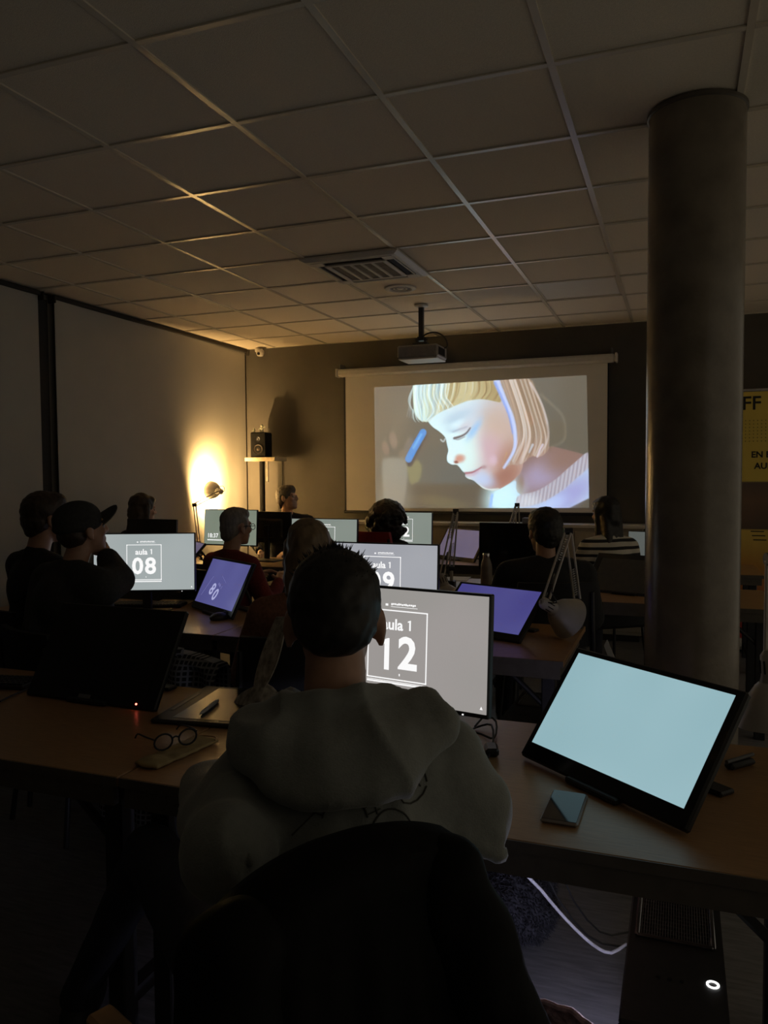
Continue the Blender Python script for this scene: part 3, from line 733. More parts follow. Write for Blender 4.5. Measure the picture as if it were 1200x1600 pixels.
monitor(-.13, 6.62, .86, -.25, screen_mat('screen_dim_grey', (84, 88, 85), (90, 94, 90)), 'dim grey monitor half hidden by the column')
monitor(-2.72, 2.12, .98, .55, M_off, 'switched-off monitor at the end of the desk with the glasses', sc=.9)

# ================================================================== PEN DISPLAYS
def pen_display(c, yaw, tilt, smat, label, sc=1.0, L_=-.258, R_=.262, T_=.150, B_=-.175, legs=True, led=None, badge=False, number=None, ports=False):
    c = Vector(c)
    Uv = Vector((math.cos(yaw), math.sin(yaw), 0)); Nv = Vector((math.sin(yaw), -math.cos(yaw), 0)); Vv = Vector((0, 0, 1))*math.cos(tilt)-Nv*math.sin(tilt)
    t = thing('pen_display', label, 'pen display', (c.x, c.y, .74), yaw)
    mx = tilt_m(tilt, c.z-.74)
    cx, cz, lx, lz = (L_+R_)/2*sc, (T_+B_)/2*sc, (R_-L_)*sc, (T_-B_)*sc
    MB().box((cx, .0105, cz), (lx, .02, lz), bev=.005).build('housing', M_black, t, mx=mx)
    MB().box((cx, .0004, cz), (lx-.008, .001, lz-.008)).build('bezel_glass', M_off, t, mx=mx)
    a, b = .238*sc, .134*sc
    sm = MB().box((0, -.0004, 0), (2*a, .001, 2*b)).build('screen', smat, t, mx=mx)
    if number:
        ml = mat('screen_lilac_text', (.6, .6, .8), .5, emit=s2l((168, 170, 214)), estr=SCREEN_GAIN); Rr = Matrix.Translation((-.052, 0, -.056)) @ Matrix.Rotation(math.radians(25), 4, 'Y')
        for q_, ch in enumerate(number):
            g = MB(); put_text(g, ch, .094, -.031+.062*q_, 0, -.0012, 'CENTER', .0022); g.build('room_digit', ml, sm, mx=mx @ Rr)
        g = MB(); put_text(g, 'aula', .024, .010, .058, -.0012, 'CENTER', .0004); one(g, .046, .059, .017, -.0012); g.box((-.105, -.0012, -.02), (.002, .0004, .13)).box((.02, -.0012, .098), (.08, .0004, .0012))
        g.build('small_print', mat('screen_faint_text', (.5, .5, .7), .5, emit=s2l((118, 118, 172)), estr=SCREEN_GAIN), sm, mx=mx @ Rr)['kind'] = 'stuff'
    if badge: MB().box((cx-.02, -.0006, B_*sc+.018), (.05, .001, .014), bev=.0004).build('badge', M_grey, t, mx=mx)
    if led: MB().ball((R_*sc-.075, -.001, B_*sc+.014), .0032, n=6).build('power_light', mat('red_led', (.5, .05, .04), .4, emit=(1, .12, .08), estr=9), t, mx=mx)
    # folding stand: two struts to the desk
    topz = c.z-.74
    for s in (-1, 1):
        p0 = mx @ Vector((s*.12*sc+cx, .022, T_*sc*.45)); foot = Vector((s*.12*sc+cx, p0.y+.085, .008))
        MB().cyl(p0, foot, .009, n=8).build('stand_leg', M_black, t)
    MB().box((cx, (mx @ Vector((0, 0, T_*sc*.45))).y+.11, .006), (.34*sc, .05, .012), bev=.004).build('stand_foot', M_black, t)
    be = mx @ Vector((cx, .01, B_*sc))
    MB().box((be.x, be.y-.0, max(.009, be.z*.5)), (.16, .04, max(.014, be.z)), bev=.003).build('front_foot', M_black, t)
    return t
def scaled(p_, k): return CAMP+(Vector(p_)-CAMP)*k
S_white = screen_mat('screen_pale_cyan', (143, 178, 186), (152, 186, 194))
S_pur = screen_mat('screen_purple', (78, 77, 132), (90, 91, 148))
S_pur2 = screen_mat('screen_violet', (66, 62, 126), (80, 79, 138))
S_lav = screen_mat('screen_lavender', (92, 84, 104), (100, 92, 116))
pen_display((-.117, 1.929, .893), -.692, .648, S_white, 'large pen display glowing blank pale blue on the desk with the phone')
pen_display(scaled((-2.424, 3.832, .872), .955), -.56, .465, S_pur, 'purple-lit pen display showing a tilted two-digit number, next to the monitor reading 08', .955, number='80')
pen_display(scaled((-.876, 3.787, .825), .951), -.385, .854, S_pur2, 'violet-lit pen display without writing, beside the lamp with the round shade', .951)
pen_display((-1.784, 6.64, .885), -.55, .60, S_lav, 'dim lavender pen display on the desk nearest the projection screen')
pen_display(scaled((-1.917, 2.259, .852), .941), -.027, .554, M_off, 'switched-off pen display with a red power light, close to the pen tablet', .941, L_=-.285, R_=.285, T_=.18, B_=-.18, led=True, badge=True)
pen_display((-.276, 5.1, .845), -.341, .80, mat('sheen_grey_glass', (.07, .07, .07), .45), 'switched-off pen display on the desk behind the column', .97, L_=-.285, R_=.285, T_=.18, B_=-.168)  # grey base colour stands in for the reflection on its dark glass
q = atz(322, 872, .83)
pen_display((-3.98, 5.80, .835), -.65, .75, S_lav, 'dim lavender pen display beside the lock-screen monitor', .7)

# ================================================================== LAMPS
def lamp(clamp, elbow, head, hdir, label, lit=False, knob=None, post=.09, r_shade=.088):
    clamp, elbow, head, hdir = Vector(clamp), Vector(elbow), Vector(head), Vector(hdir).normalized()
    t = thing('desk_lamp', label, 'lamp', clamp)
    L0 = lambda p_: Vector(p_)-clamp
    MB().box((0, 0, -.02), (.05, .06, .062), bev=.006).cyl((0, .0, -.05), (0, 0, -.085), .006).cyl((0, 0, -.085), (0, 0, -.09), .02).build('clamp', M_steel, t)
    base = Vector((0, 0, post))
    MB().cyl((0, 0, .01), base, .011).build('post', M_lampw, t, True)
    e_, h_ = L0(elbow), L0(head)
    def arm(a, b, nm):
        d = (b-a).normalized(); side = d.cross(Vector((0, 1, .2))).normalized(); up = side
        mb = MB()
        for s in (-1, 1):
            o_ = up*s*.014; mb.cyl(a+o_, b+o_, .0055, n=8)
        ao = mb.build(nm, M_lampw, t, True)
        sp_ = MB(); ln = (b-a).length*.38; k = 60; pts = []
        q1 = d.orthogonal().normalized(); q2 = d.cross(q1)
        for i in range(k+1):
            an = i*2*math.pi/5.; pts.append(a+d*(.03+ln*i/k)+(q1*math.cos(an)+q2*math.sin(an))*.0075)
        sp_.tube(pts, .0016, n=5, smooth=0); sp_.build('spring', M_chrome, ao)
    arm(base, e_, 'lower_arm'); arm(e_, h_, 'upper_arm')
    jt = MB()
    for p_ in (base, e_, h_): jt.cyl(p_+Vector((-.018, -.006, 0)), p_+Vector((.018, .006, 0)), .017, n=14)
    jt.build('joints', M_steel, t, True)
    # head: socket then bell shade, opening along hdir
    sk = h_+hdir*.012
    MB().lathe([(.001, -.035), (.016, -.033), (.026, -.02), (.028, .03), (.034, .05)], sk, hdir).build('socket', M_lampw, t, True)
    vs_ = MB(); tt = hdir.orthogonal().normalized(); qq = hdir.cross(tt)
    for k in range(10):
        an = 2*math.pi*k/10; c = sk+hdir*.008+(tt*math.cos(an)+qq*math.sin(an))*.0278
        vs_.cyl(c-hdir*.016, c+hdir*.016, .0022, n=5)
    vs_.build('vent_slots', M_blackm, t)
    rs = r_shade
    prof = [(.034, .045), (.045, .055), (.068, .085), (.082, .115), (rs, .15)]
    MB().lathe(prof+[(rs-.002, .151)]+[(r_-.003, h2+.001) for r_, h2 in reversed(prof)], sk, hdir, n=36).build('shade', M_lampw, t, True)
    bc = sk+hdir*.082
    bm_ = mat('bulb_warm', (.9, .8, .6), .4, emit=(1, .62, .24), estr=60) if lit else mat('bulb_opal', (.75, .74, .7), .35)
    MB().ball(bc, .025).cyl(sk+hdir*.05, bc, .013).build('bulb', bm_, t, True)
    ca = e_.lerp(h_, .75)
    MB().tube([ca, ca+Vector((.02, -.02, .05)), h_+Vector((.035, -.02, .055)), h_+Vector((.055, -.02, .01)), sk-hdir*.032], .003).build('cable', M_rubber if not lit else M_lampw, t, True)
    if lit:
        ld = bpy.data.lights.new('bulb_light', 'POINT'); ld.energy = LAMP_POWER; ld.color = (1, .60, .22); ld.shadow_soft_size = .03
        lo = bpy.data.objects.new('bulb_light', ld); link(lo, t); lo.location = sk+hdir*.132
    return t
# lit lamp near the blind
hd_ = atd(332, 768, 6.85)
lamp(Vector((-4.19, 6.24, .775)), atd(304, 789, 7.36), atd(345, 768, 7.54), Vector((-.84, .34, .08)), 'lit articulated desk lamp glowing warm against the blind', True)
lamp(Vector((-.455, 3.85, .775)), atd(888, 830, 3.85), atd(851, 943, 3.50), Vector((.50, .55, -.42)), 'unlit articulated lamp with big round shade, clamped by the violet pen display', r_shade=.098)
lamp(Vector((-1.40, 4.98, .775)), atd(712, 799, 5.12), atd(690, 902, 4.72), Vector((.35, -.1, -.9)), 'unlit articulated lamp standing behind the monitor reading 09')
lamp(Vector((-1.27, 6.60, .775)), atd(808, 789, 6.6), atd(786, 858, 6.3), Vector((-.2, -.3, -.9)), 'unlit articulated lamp whose elbow shows against the projected picture')
lamp(Vector((.30, 2.27, .775)), Vector((.225, 2.22, 1.26)), Vector((.218, 2.15, 1.02)), Vector((.10, -.05, -1)), 'unlit articulated lamp with its head hanging over the desk end by the column', r_shade=.10)

# ================================================================== PC TOWERS
def tower(x, y, rz, label, glow=False):
    t = thing('computer_tower', label, 'computer', (x, y, 0), rz)
    w_, d_, h_ = .195, .53, .46
    M_case = mat('tower_case', (.035, .034, .034), .6)
    mb = MB().box((w_/2-.003, 0, h_/2+.01), (.006, d_, h_-.02)).box((0, d_/2-.004, h_/2), (w_-.01, .008, h_-.03)).box((0, 0, .02), (w_, d_, .02)).box((-.0, 0, h_-.006), (w_, d_, .012), bev=.004)
    mb.build('case', M_case, t)
    MB().box((0, -d_/2-.006, h_/2+.005), (w_, .012, h_-.01), bev=.005).build('front_panel', M_black, t)
    if glow:
        MB().box((-w_/2+.002, 0, h_/2), (.004, d_-.02, h_-.04)).build('glass_side', thin_glass('smoked_glass', (.85, .85, .9)), t)
        for k in range(2):
            MB().lathe([(.052, -.006), (.060, -.006), (.060, .006), (.052, .006), (.052, -.006)], (-.068, -.10+.20*k, .16+.12*(k % 2)), (1, 0, 0), 40).build('fan_ring_light', mat('fan_led', (.5, .5, .6), .5, emit=(.78, .78, 1.0), estr=170), t)
            fb = MB()
            for q in range(7):
                a = 2*math.pi*q/7; fb.box(Vector((-.060, -.10+.20*k, .16+.12*(k % 2)))+Vector((0, math.cos(a), math.sin(a)))*.028, (.004, .02, .046), rot=(a, .4, 0))
            fb.build('fan_blades', M_black, t)
    else:
        MB().box((-w_/2+.003, 0, h_/2+.01), (.006, d_, h_-.02)).build('side_panel', M_case, t)
    # top grille
    g = MB(); gy = .125
    for sx in (-1, 1): g.box((sx*.078, gy, h_+.003), (.010, .20, .006), bev=.002)
    g.box((0, gy-.098, h_+.003), (.156, .010, .006), bev=.002).box((0, gy+.098, h_+.003), (.156, .010, .006), bev=.002)
    gf = g.build('top_vent_frame', mat('vent_metal', (.35, .35, .38), .25, metal=.9), t)
    s = MB()
    for k in range(26): s.box((-.07+.0056*k, gy, h_+.0015), (.0024, .186, .003))
    for k in range(12): s.box((0, gy-.088+.016*k, h_+.001), (.146, .002, .002))
    s.build('vent_mesh', M_grey, gf)
    if glow:
        MB().lathe([(.0085, .0005), (.0085, .0022), (.0125, .0022), (.0125, .0005)], (.072, -.10, h_), n=30).build('power_ring', mat('ring_white', (.8, .8, .8), .5, emit=(1, 1, 1), estr=2.2), t)
    for k in range(3): MB().cyl((-.01+.022*k-.02, -.11, h_-.001), (-.01+.022*k-.02, -.11, h_+.002), .004, n=10).build('port', M_blackm, t)
    for sx in (-1, 1):
        for sy in (-1, 1): MB().box((sx*.07, sy*.2, .006), (.03, .05, .012)).build('foot', M_black, t)
    return t
tower(.0, 1.755, 0, 'black computer tower with a white glowing power ring under the desk', True)
tower(-.59, 3.40, -.03, 'dark computer tower under the desk with the monitor reading 09')

# ================================================================== CHAIRS
def chair(x, y, rz, label, back_h=.92, fab=None, group=None, posts=True, name='chair', bw=.215):
    """faces local +y"""
    t = thing(name, label, 'chair', (x, y, 0), rz, group)
    fab = fab or M_blackm
    MB().box((0, 0, .43), (.44, .42, .045), bev=.018).build('seat', fab, t)
    hb_ = .34; V = []; Fc = []; n = 10; m = 8
    for i in range(n+1):
        for k in range(m+1):
            u_ = -1+2*i/n; v_ = k/m; ww = bw*(1-.12*abs(v_-.4)**1.5*2)
            V.append((u_*ww, -.215-.03*v_-.03*(1-u_*u_), back_h-hb_+hb_*v_))
    k0 = len(V); V += [(a, b-.028, c) for a, b, c in V]
    for i in range(n):
        for k in range(m):
            a = i*(m+1)+k; b = a+m+1; Fc += [(a, b, b+1, a+1), (k0+a, k0+a+1, k0+b+1, k0+b)]
    rim = [i*(m+1) for i in range(n+1)]+[n*(m+1)+k for k in range(1, m+1)]+[i*(m+1)+m for i in range(n-1, -1, -1)]+[k for k in range(m-1, 0, -1)]
    for i in range(len(rim)): a, b = rim[i], rim[(i+1) % len(rim)]; Fc.append((a, k0+a, k0+b, b))
    MB().add(V, Fc).build('backrest', fab, t, True)
    for s in (-1, 1):
        MB().tube([(s*(bw-.015), -.19, .44), (s*(bw-.01), -.245, .55), (s*(bw-.02), -.27, back_h-.22), (s*(bw-.025), -.275, back_h-.05)], .011).build('back_post', M_steel, t, True)
        for q in (-1, 1): MB().cyl((s*.19, q*.18, .42), (s*.22, q*.23, 0), .011).build('leg', M_steel, t)
    return t

# ================================================================== PEOPLE
def rotz(a): return Matrix.Rotation(a, 3, 'Z')
def hand_prims(mb, wrist, d, nrm, side, curl=.5, k=1.0):
    """wrist point, direction of the hand, palm normal; side +1 right hand"""
    d = Vector(d).normalized(); nrm = Vector(nrm); nrm = (nrm-d*nrm.dot(d)).normalized(); lat = d.cross(nrm)*side
    W = Vector(wrist); basis = Matrix((lat, d, nrm)).transposed()
    mb.cap(W-d*.02, W+d*.025, .024*k, .026*k); mb.ball(W+d*.055*k, (.040*k, .050*k, .016*k), rot=basis)
    for i, (o, ln) in enumerate(((-.030, .062), (-.010, .076), (.010, .080), (.030, .070))):
        b = W+d*.092*k+lat*o*k; c1 = curl*.6; c2 = curl*1.5
        m_ = b+(d*math.cos(c1)+nrm*math.sin(c1))*ln*.5*k; e = m_+(d*math.cos(c2)+nrm*math.sin(c2))*ln*.5*k
        mb.cap(b-d*.02, b, .0095*k, .009*k); mb.cap(b, m_, .009*k, .0085*k); mb.cap(m_, e, .0085*k, .0072*k)
    tb = W+d*.03*k+lat*.034*k; t1 = tb+(d*.7+lat*.75).normalized()*.036*k; t2 = t1+(d*.95+lat*.15+nrm*.4).normalized()*.03*k
    mb.cap(W+d*.02, tb, .016*k, .013*k); mb.cap(tb, t1, .013*k, .010*k); mb.cap(t1, t2, .010*k, .0085*k)
def head_prims(mb, T):
    def P(x, y, z): return T @ Vector((x, y, z))
    R_ = T.to_3x3()
    mb.ball(P(0, -.012, .028), (.074, .094, .088), R_); mb.ball(P(0, .028, -.03), (.060, .062, .085), R_); mb.ball(P(0, .045, -.080), (.043, .042, .036), R_)
    mb.ball(P(0, .072, -.098), (.020, .017, .017), R_); mb.cap(P(0, .088, .014), P(0, .106, -.024), .008, .013)
    for s in (-1, 1):
        mb.ball(P(s*.012, .094, -.028), .0105); mb.ball(P(s*.040, .062, -.022), (.022, .022, .020), R_)
        mb.ball(P(s*.078, -.006, -.010), (.010, .021, .033), R_ @ Matrix.Rotation(s*.35, 3, 'Z')); mb.ball(P(s*.080, .0, -.036), (.008, .011, .013), R_)
    mb.cap(P(-.040, .076, .022), P(.040, .076, .022), .011); mb.cap(P(-.018, .084, -.058), P(.018, .084, -.058), .0075); mb.cap(P(-.015, .082, -.070), P(.015, .082, -.070), .008)
def person(label, top, face, head_rot=(0, 0, 0), lean=.05, arms=None, cloth=None, trous=None, skin=None, hair=None, hair_mat=None, cat='person', shw=.19, puff=.014, voxel=.009, fold=None, head_off=None, girth=1.0, legs=None, extra_cloth=None, hands=True, sleeve=True, sh_off=None, cvox=.012, csmooth=6):
    """top: world point of the crown; face: world bearing (dx, dy) of the body; person sits on a 0.45 seat"""
    hz = top[2]-.132; az = math.atan2(-face[0], face[1])
    ho = Vector(head_off) if head_off else Vector((0, .05+lean, 0))
    Rz = rotz(az); org = Vector((top[0], top[1], 0))-Rz @ Vector((ho.x, ho.y, 0))
    t = thing('person', label, cat, org, az)
    inv = lambda p_: Rz.transposed() @ (Vector(p_)-org)
    sh = hz-.225; pz = .535
    hc = Vector((ho.x, ho.y, hz))
    T = Matrix.Translation(hc) @ Euler(head_rot, 'YXZ').to_matrix().to_4x4()
    shc = Vector((0, lean, sh))
    S = {s: Vector((s*shw, lean, sh-.012))+Vector((sh_off or {}).get(s, (0, 0, 0))) for s in (-1, 1)}
    E_ = {}; Wr = {}
    for s in (-1, 1):
        a = (arms or {}).get(s)
        if a: E_[s], Wr[s] = inv(a[0]), inv(a[1])
        else: E_[s], Wr[s] = Vector((s*.27, lean+.06, sh-.26)), Vector((s*.13, lean+.29, max(.80, sh-.27)))
    Hp = {s: Vector((s*.09, 0, pz)) for s in (-1, 1)}; K = {s: Vector((s*.13, .43, .545)) for s in (-1, 1)}; An = {s: Vector((s*.13, .41, .095)) for s in (-1, 1)}
    if legs:
        for s, (k_, a_) in legs.items(): K[s] = inv(k_); An[s] = inv(a_)
    g = girth
    def torso(mb, e):
        mb.ball((0, -.01, pz+.02), (.165*g+e, .125*g+e, .12+e)); mb.ball((0, lean*.35, (pz+sh)/2-.03), (.148*g+e, .112*g+e, .19+e))
        mb.ball((0, lean*.85, sh-.12), (.165*g+e, .115*g+e, .17+e)); mb.cap(S[-1]*.78+shc*.22, S[1]*.78+shc*.22, .062+e)
        for s in (-1, 1): mb.cap(shc+Vector((s*.03, -.01, .035)), S[s]+Vector((0, 0, .008)), .042+e, .05+e)
    def armp(mb, e, upto=1.0):
        for s in (-1, 1):
            mb.cap(S[s], E_[s], .053+e, .041+e); mb.cap(E_[s], E_[s].lerp(Wr[s], upto), .041+e, .029+e*.8)
    def legp(mb, e):
        mb.ball((0, -.01, pz), (.168*g+e, .128*g+e, .10+e))
        for s in (-1, 1):
            mb.cap(Hp[s], K[s], .082*g+e, .058+e); mb.cap(K[s], An[s], .055+e, .036+e)
    mb = MB(); torso(mb, -.006); armp(mb, -.004); legp(mb, -.006)
    mb.cap(shc+Vector((0, -.012, .02)), T @ Vector((0, -.018, -.06)), .056, .052); head_prims(mb, T)
    for s in (-1, 1): mb.ball(An[s]+Vector((0, .07, -.055)), (.04, .115, .032)); mb.cap(An[s], An[s]+Vector((0, .02, -.05)), .034, .034)
    ms = [remesh(mb, 'body', .0075, 4)]
    if hands:
        hm = MB()
        for s in (-1, 1):
            d = (Wr[s]-E_[s]).normalized(); hand_prims(hm, Wr[s]+d*.012, d, (0, 0, -1) if abs(d.z) < .7 else (0, 1, 0), s, .55)
        ms.append(remesh(hm, 'hands', .0042, 2))
    meshobj('body', join_meshes('body', ms), skin or M_skin, t)
    mb = MB(); torso(mb, puff); armp(mb, puff, .93)
    mb.cap(shc+Vector((0, -.012, .0)), shc+Vector((0, -.008, .05)), .066, .062)
    if extra_cloth: extra_cloth(mb, shc, S, E_, Wr, T)
    cl = meshobj('top_garment', remesh(mb, 'top_garment', cvox, csmooth, noise_amp=.004, noise_scale=14, fold=fold), cloth or M_blackm, t)
    mb = MB(); legp(mb, .010); meshobj('trousers', remesh(mb, 'trousers', .013, 6, noise_amp=.004, noise_scale=12), trous or mat('dark_denim', (.025, .028, .04), .85), t)
    for s in (-1, 1):
        mb = MB(); mb.ball(An[s]+Vector((0, .075, -.052)), (.046, .125, .042)).ball(An[s]+Vector((0, -.01, -.045)), (.042, .05, .05))
        meshobj('shoe', remesh(mb, 'shoe', .009, 4), mat('shoe_dark', (.03, .03, .03), .6), t)
    for s in (-1, 1):
        MB().ball(T @ Vector((s*.030, .074, .0)), .0125, n=8).build('eye', mat('eye_dark', (.30, .26, .24), .2), t, True)
    if hair: hair(t, T, hair_mat, shc)
    return t, T, cl
def R3(T): return T.to_3x3()
def hair_short(spiky=0, thick=.0, nape=True):
    def fn(t, T, m, shc):
        mb = MB(); P = lambda x, y, z: T @ Vector((x, y, z)); e = thick
        mb.ball(P(0, -.020, .040), (.079+e, .096+e, .086+e), R3(T)); mb.ball(P(0, -.050, -.010 if nape else .004), (.070+e, .062+e, .075 if nape else .060), R3(T)); mb.ball(P(0, .020, .078), (.062+e, .066+e, .044+e), R3(T))
        if nape: mb.ball(P(0, -.066, -.050), (.054, .040, .045), R3(T))
        for s in (-1, 1): mb.ball(P(s*.071, .018, .016), (.010, .018, .032), R3(T))
        me = remesh(mb, 'hair', .006, 3, noise_amp=.003, noise_scale=60)
        o = meshobj('hair', me, m, t)
        if spiky:
            s_ = MB(); rng = random.Random(5)
            for k in range(spiky):
                th = rng.uniform(0, 2*math.pi); ph = rng.uniform(0, 1.15); v = Vector((math.sin(ph)*math.cos(th), math.sin(ph)*math.sin(th), math.cos(ph)))
                b = P(v.x*.078, -.018+v.y*.094, .040+v.z*.086); d = (R3(T) @ (v+Vector((rng.uniform(-.35, .35), rng.uniform(-.2, .5), rng.uniform(-.1, .3))))).normalized()
                ln = rng.uniform(.006, .016) if v.y > -.1 else rng.uniform(.003, .008)
                s_.cyl(b-d*.004, b+d*ln, .0022, .0003, n=4, cap=False)
            so = s_.build('hair_tufts', m, o); so['kind'] = 'stuff'
    return fn
def hair_long(length=.22, width=.085, back=.08, bangs=True, wave=.006):
    def fn(t, T, m, shc):
        mb = MB(); P = lambda x, y, z: T @ Vector((x, y, z))
        mb.ball(P(0, -.018, .042), (.084, .102, .090), R3(T)); mb.ball(P(0, -.055, -.02), (.080, .068, .10), R3(T))
        for s in (-1, 0, 1):
            mb.cap(P(s*.05, -.055, -.03), P(s*width*.62, -back, -length), .042, .034)
        for s in (-1, 1): mb.cap(P(s*.074, -.005, .03), P(s*.078, -.01, -length*.75), .026, .022)
        if bangs: mb.ball(P(0, .045, .078), (.062, .05, .034), R3(T))
        meshobj('hair', remesh(mb, 'hair', .008, 4, noise_amp=wave, noise_scale=30), m, t)
    return fn
def hair_curly(r=.02, n=220):
    def fn(t, T, m, shc):
        mb = MB(); rng = random.Random(11); P = lambda x, y, z: T @ Vector((x, y, z))
        mb.ball(P(0, -.02, .028), (.150, .140, .125), R3(T)); mb.ball(P(0, -.05, -.09), (.160, .100, .12), R3(T))
        for k in range(n):
            th = rng.uniform(0, 2*math.pi); z = rng.uniform(-1.0, 1); rr = math.sqrt(1-z*z)
            y = math.sin(th)*rr
            if y > .55 and z < .45: continue
            mb.ball(P(math.cos(th)*rr*(.160-.02*z), -.022+y*.145, -.015+z*.150), rng.uniform(.014, .026), n=6)
        meshobj('hair', remesh(mb, 'hair', .0075, 2, noise_amp=.005, noise_scale=55), m, t)
    return fn
def glasses_on(t, T, m):
    g = MB(); P = lambda x, y, z: T @ Vector((x, y, z))
    for s in (-1, 1):
        g.tube([P(s*.033+.024*math.cos(a), .102, .0+.019*math.sin(a)) for a in [2*math.pi*k/14 for k in range(15)]], .002, n=5, smooth=0)
        g.tube([P(s*.058, .100, .006), P(s*.082, .06, .006), P(s*.086, .0, .004), P(s*.084, -.02, -.012)], .0022, n=5)
    g.tube([P(-.010, .103, .003), P(0, .105, .006), P(.010, .103, .003)], .002, n=5)
    g.build('glasses', m, t)

H_black = mat('hair_black', (.012, .010, .009), .55, var=.3, scale=60, stretch=(1, 1, .2))
H_brown = mat('hair_brown', (.045, .028, .018), .5, var=.3, scale=60, stretch=(1, 1, .2))
H_fair = mat('hair_fair', (.20, .135, .075), .5, var=.3, scale=60, stretch=(1, 1, .2))
H_grey = mat('hair_grey', (.20, .18, .155), .55, var=.3, scale=60, stretch=(1, 1, .2))
C_hood = mat('hoodie_fleece', (.24, .255, .245), .95, var=.06, scale=90, bump=.15, bscale=300, sheen=.3)
C_black = mat('cotton_black', (.018, .018, .019), .9, var=.2, scale=80, bump=.1)
C_char = mat('cotton_charcoal', (.035, .035, .034), .9, var=.2, scale=80, bump=.1)
C_red = mat('wool_red', (.20, .030, .028), .95, var=.2, scale=80, bump=.2)
C_rust = mat('wool_rust', (.26, .115, .065), .95, var=.2, scale=80, bump=.2)
C_navy = mat('cotton_navy', (.012, .014, .022), .9, var=.2, scale=80, bump=.1)
# striped knit
C_str = bpy.data.materials.new('striped_knit'); C_str.use_nodes = True; nt = C_str.node_tree; n = nt.nodes; L = nt.links
tc = n.new('ShaderNodeTexCoord'); wv = n.new('ShaderNodeTexWave'); wv.wave_type = 'BANDS'; wv.bands_direction = 'Z'; wv.inputs['Scale'].default_value = 6.2; wv.inputs['Distortion'].default_value = .6; wv.inputs['Detail'].default_value = 0
L.new(tc.outputs['Object'], wv.inputs['Vector']); rp = n.new('ShaderNodeValToRGB'); L.new(wv.outputs['Fac'], rp.inputs[0]); rp.color_ramp.interpolation = 'CONSTANT'
rp.color_ramp.elements[0].color = (.02, .02, .022, 1); rp.color_ramp.elements[1].position = .36; rp.color_ramp.elements[1].color = (.62, .58, .50, 1)
L.new(rp.outputs[0], n['Principled BSDF'].inputs['Base Color']); n['Principled BSDF'].inputs['Roughness'].default_value = .95

SCR = Vector((-1.8, 7.3, 0))
def to_scr(x, y, twist=0.0):
    d = Vector((SCR.x-x, SCR.y-y, 0)).normalized(); d.rotate(Euler((0, 0, twist))); return (d.x, d.y)

# 1. man in the pale hoodie
def hoodie_extra(mb, shc, S, E_, Wr, T):
    c = shc
    mb.cap(c+Vector((-.08, -.03, -.01)), c+Vector((.13, -.03, .0)), .06)
    mb.ball(c+Vector((.012, -.015, -.14)), (.205, .135, .17)); mb.ball(c+Vector((0, -.02, -.32)), (.22, .14, .20))
    for s in (-1, 1):   # loose sleeves
        mb.ball(E_[s]+Vector((s*.004, 0, .006)), (.060, .062, .066)); mb.ball(S[s].lerp(E_[s], .55), (.066, .070, .080)); mb.ball(S[s]+Vector((-s*.016, -.008, -.018)), (.066, .076, .074))
    for k in range(5):   # fold ridges on the sleeves and back
        f_ = k/4
        mb.cap(S[1]+Vector((-.06+.085*f_, -.082+.03*f_, .02-.03*f_)), S[1].lerp(E_[1], .95)+Vector((-.045+.085*f_, -.062+.03*f_, .02)), .016, .012)
        mb.cap(S[-1]+Vector((.06-.085*f_, -.082+.03*f_, .02-.03*f_)), S[-1].lerp(E_[-1], .9)+Vector((.045-.085*f_, -.064+.03*f_, .01)), .014, .010)
    mb.cap(E_[1]+Vector((-.04, -.055, .03)), E_[1]+Vector((.04, -.05, -.02)), .014, .010); mb.cap(E_[1]+Vector((-.03, -.06, -.005)), E_[1]+Vector((.035, -.045, -.05)), .014, .010)
def hood_fold(co):
    return .013*(1-abs(noise.noise(Vector((co.x*8+co.z*5, co.y*6, co.z*3.5)))))**4+.004*noise.noise(Vector((co.x*26, co.y*14, co.z*9)))
elR = atd(738, 1268, 1.33); elL = atd(352, 1330, 1.16)
fg, Tfg, hood = person('man seen from behind in a pale grey hooded sweatshirt, facing the monitor reading 12', (-.556, 1.235, 1.362), (-.40, .92), (-.06, 0, 0), .06,
    arms={1: (elR, atd(690, 1205, 1.80)), -1: (elL, atd(330, 1225, 1.50))}, cloth=C_hood, hair=hair_short(260, .002, False), hair_mat=H_black, shw=.180, sh_off={-1: (.022, 0, -.058), 1: (-.008, 0, -.012)}, puff=.024, extra_cloth=hoodie_extra, fold=hood_fold, girth=1.08, cvox=.009, csmooth=4,
    legs={-1: (atz(235, 1330, .56)+Vector((0, 0, .0)), atz(120, 1560, .10)), 1: (Vector((-.55, 1.72, .55)), Vector((-.52, 1.70, .10)))}, hands=True)
# the hood lies in folds on the upper back, a piece of its own
hc_ = Vector((0, .06, 1.362-.132-.225)); mb = MB(); pts = []
Rh = Matrix.Rotation(-.06, 3, 'Y')
def hq(x, y, z): return hc_+Rh @ Vector((x, y, z))
for k in range(17):
    a = math.pi*(-.22+1.44*k/16); sn = math.sin(a); pts.append(hq(math.cos(a)*.092, .015-sn*.078, .078+.035*max(0, sn)))
for k in range(16): mb.cap(pts[k], pts[k+1], .024, .024)
for k in range(13):      # the bag of the hood: a fan of thick folds from the collar down to its rounded hem
    u_ = -1+2*k/12; w_ = math.sqrt(max(0, 1-u_*u_*.98))
    mb.cap(hq(.010+u_*.135, -.070+.055*u_*u_, .075), hq(.014+u_*.150, -.125+.055*u_*u_, .055), .034, .034); mb.cap(hq(.014+u_*.150, -.125+.055*u_*u_, .055), hq(.014+u_*.128, -.168+.06*u_*u_, .045-.045*w_), .034, .022)
for s_ in (-1, 1): mb.cap(hq(.01+s_*.130, -.03, .06), hq(s_*.098, .06, .065), .032, .026)
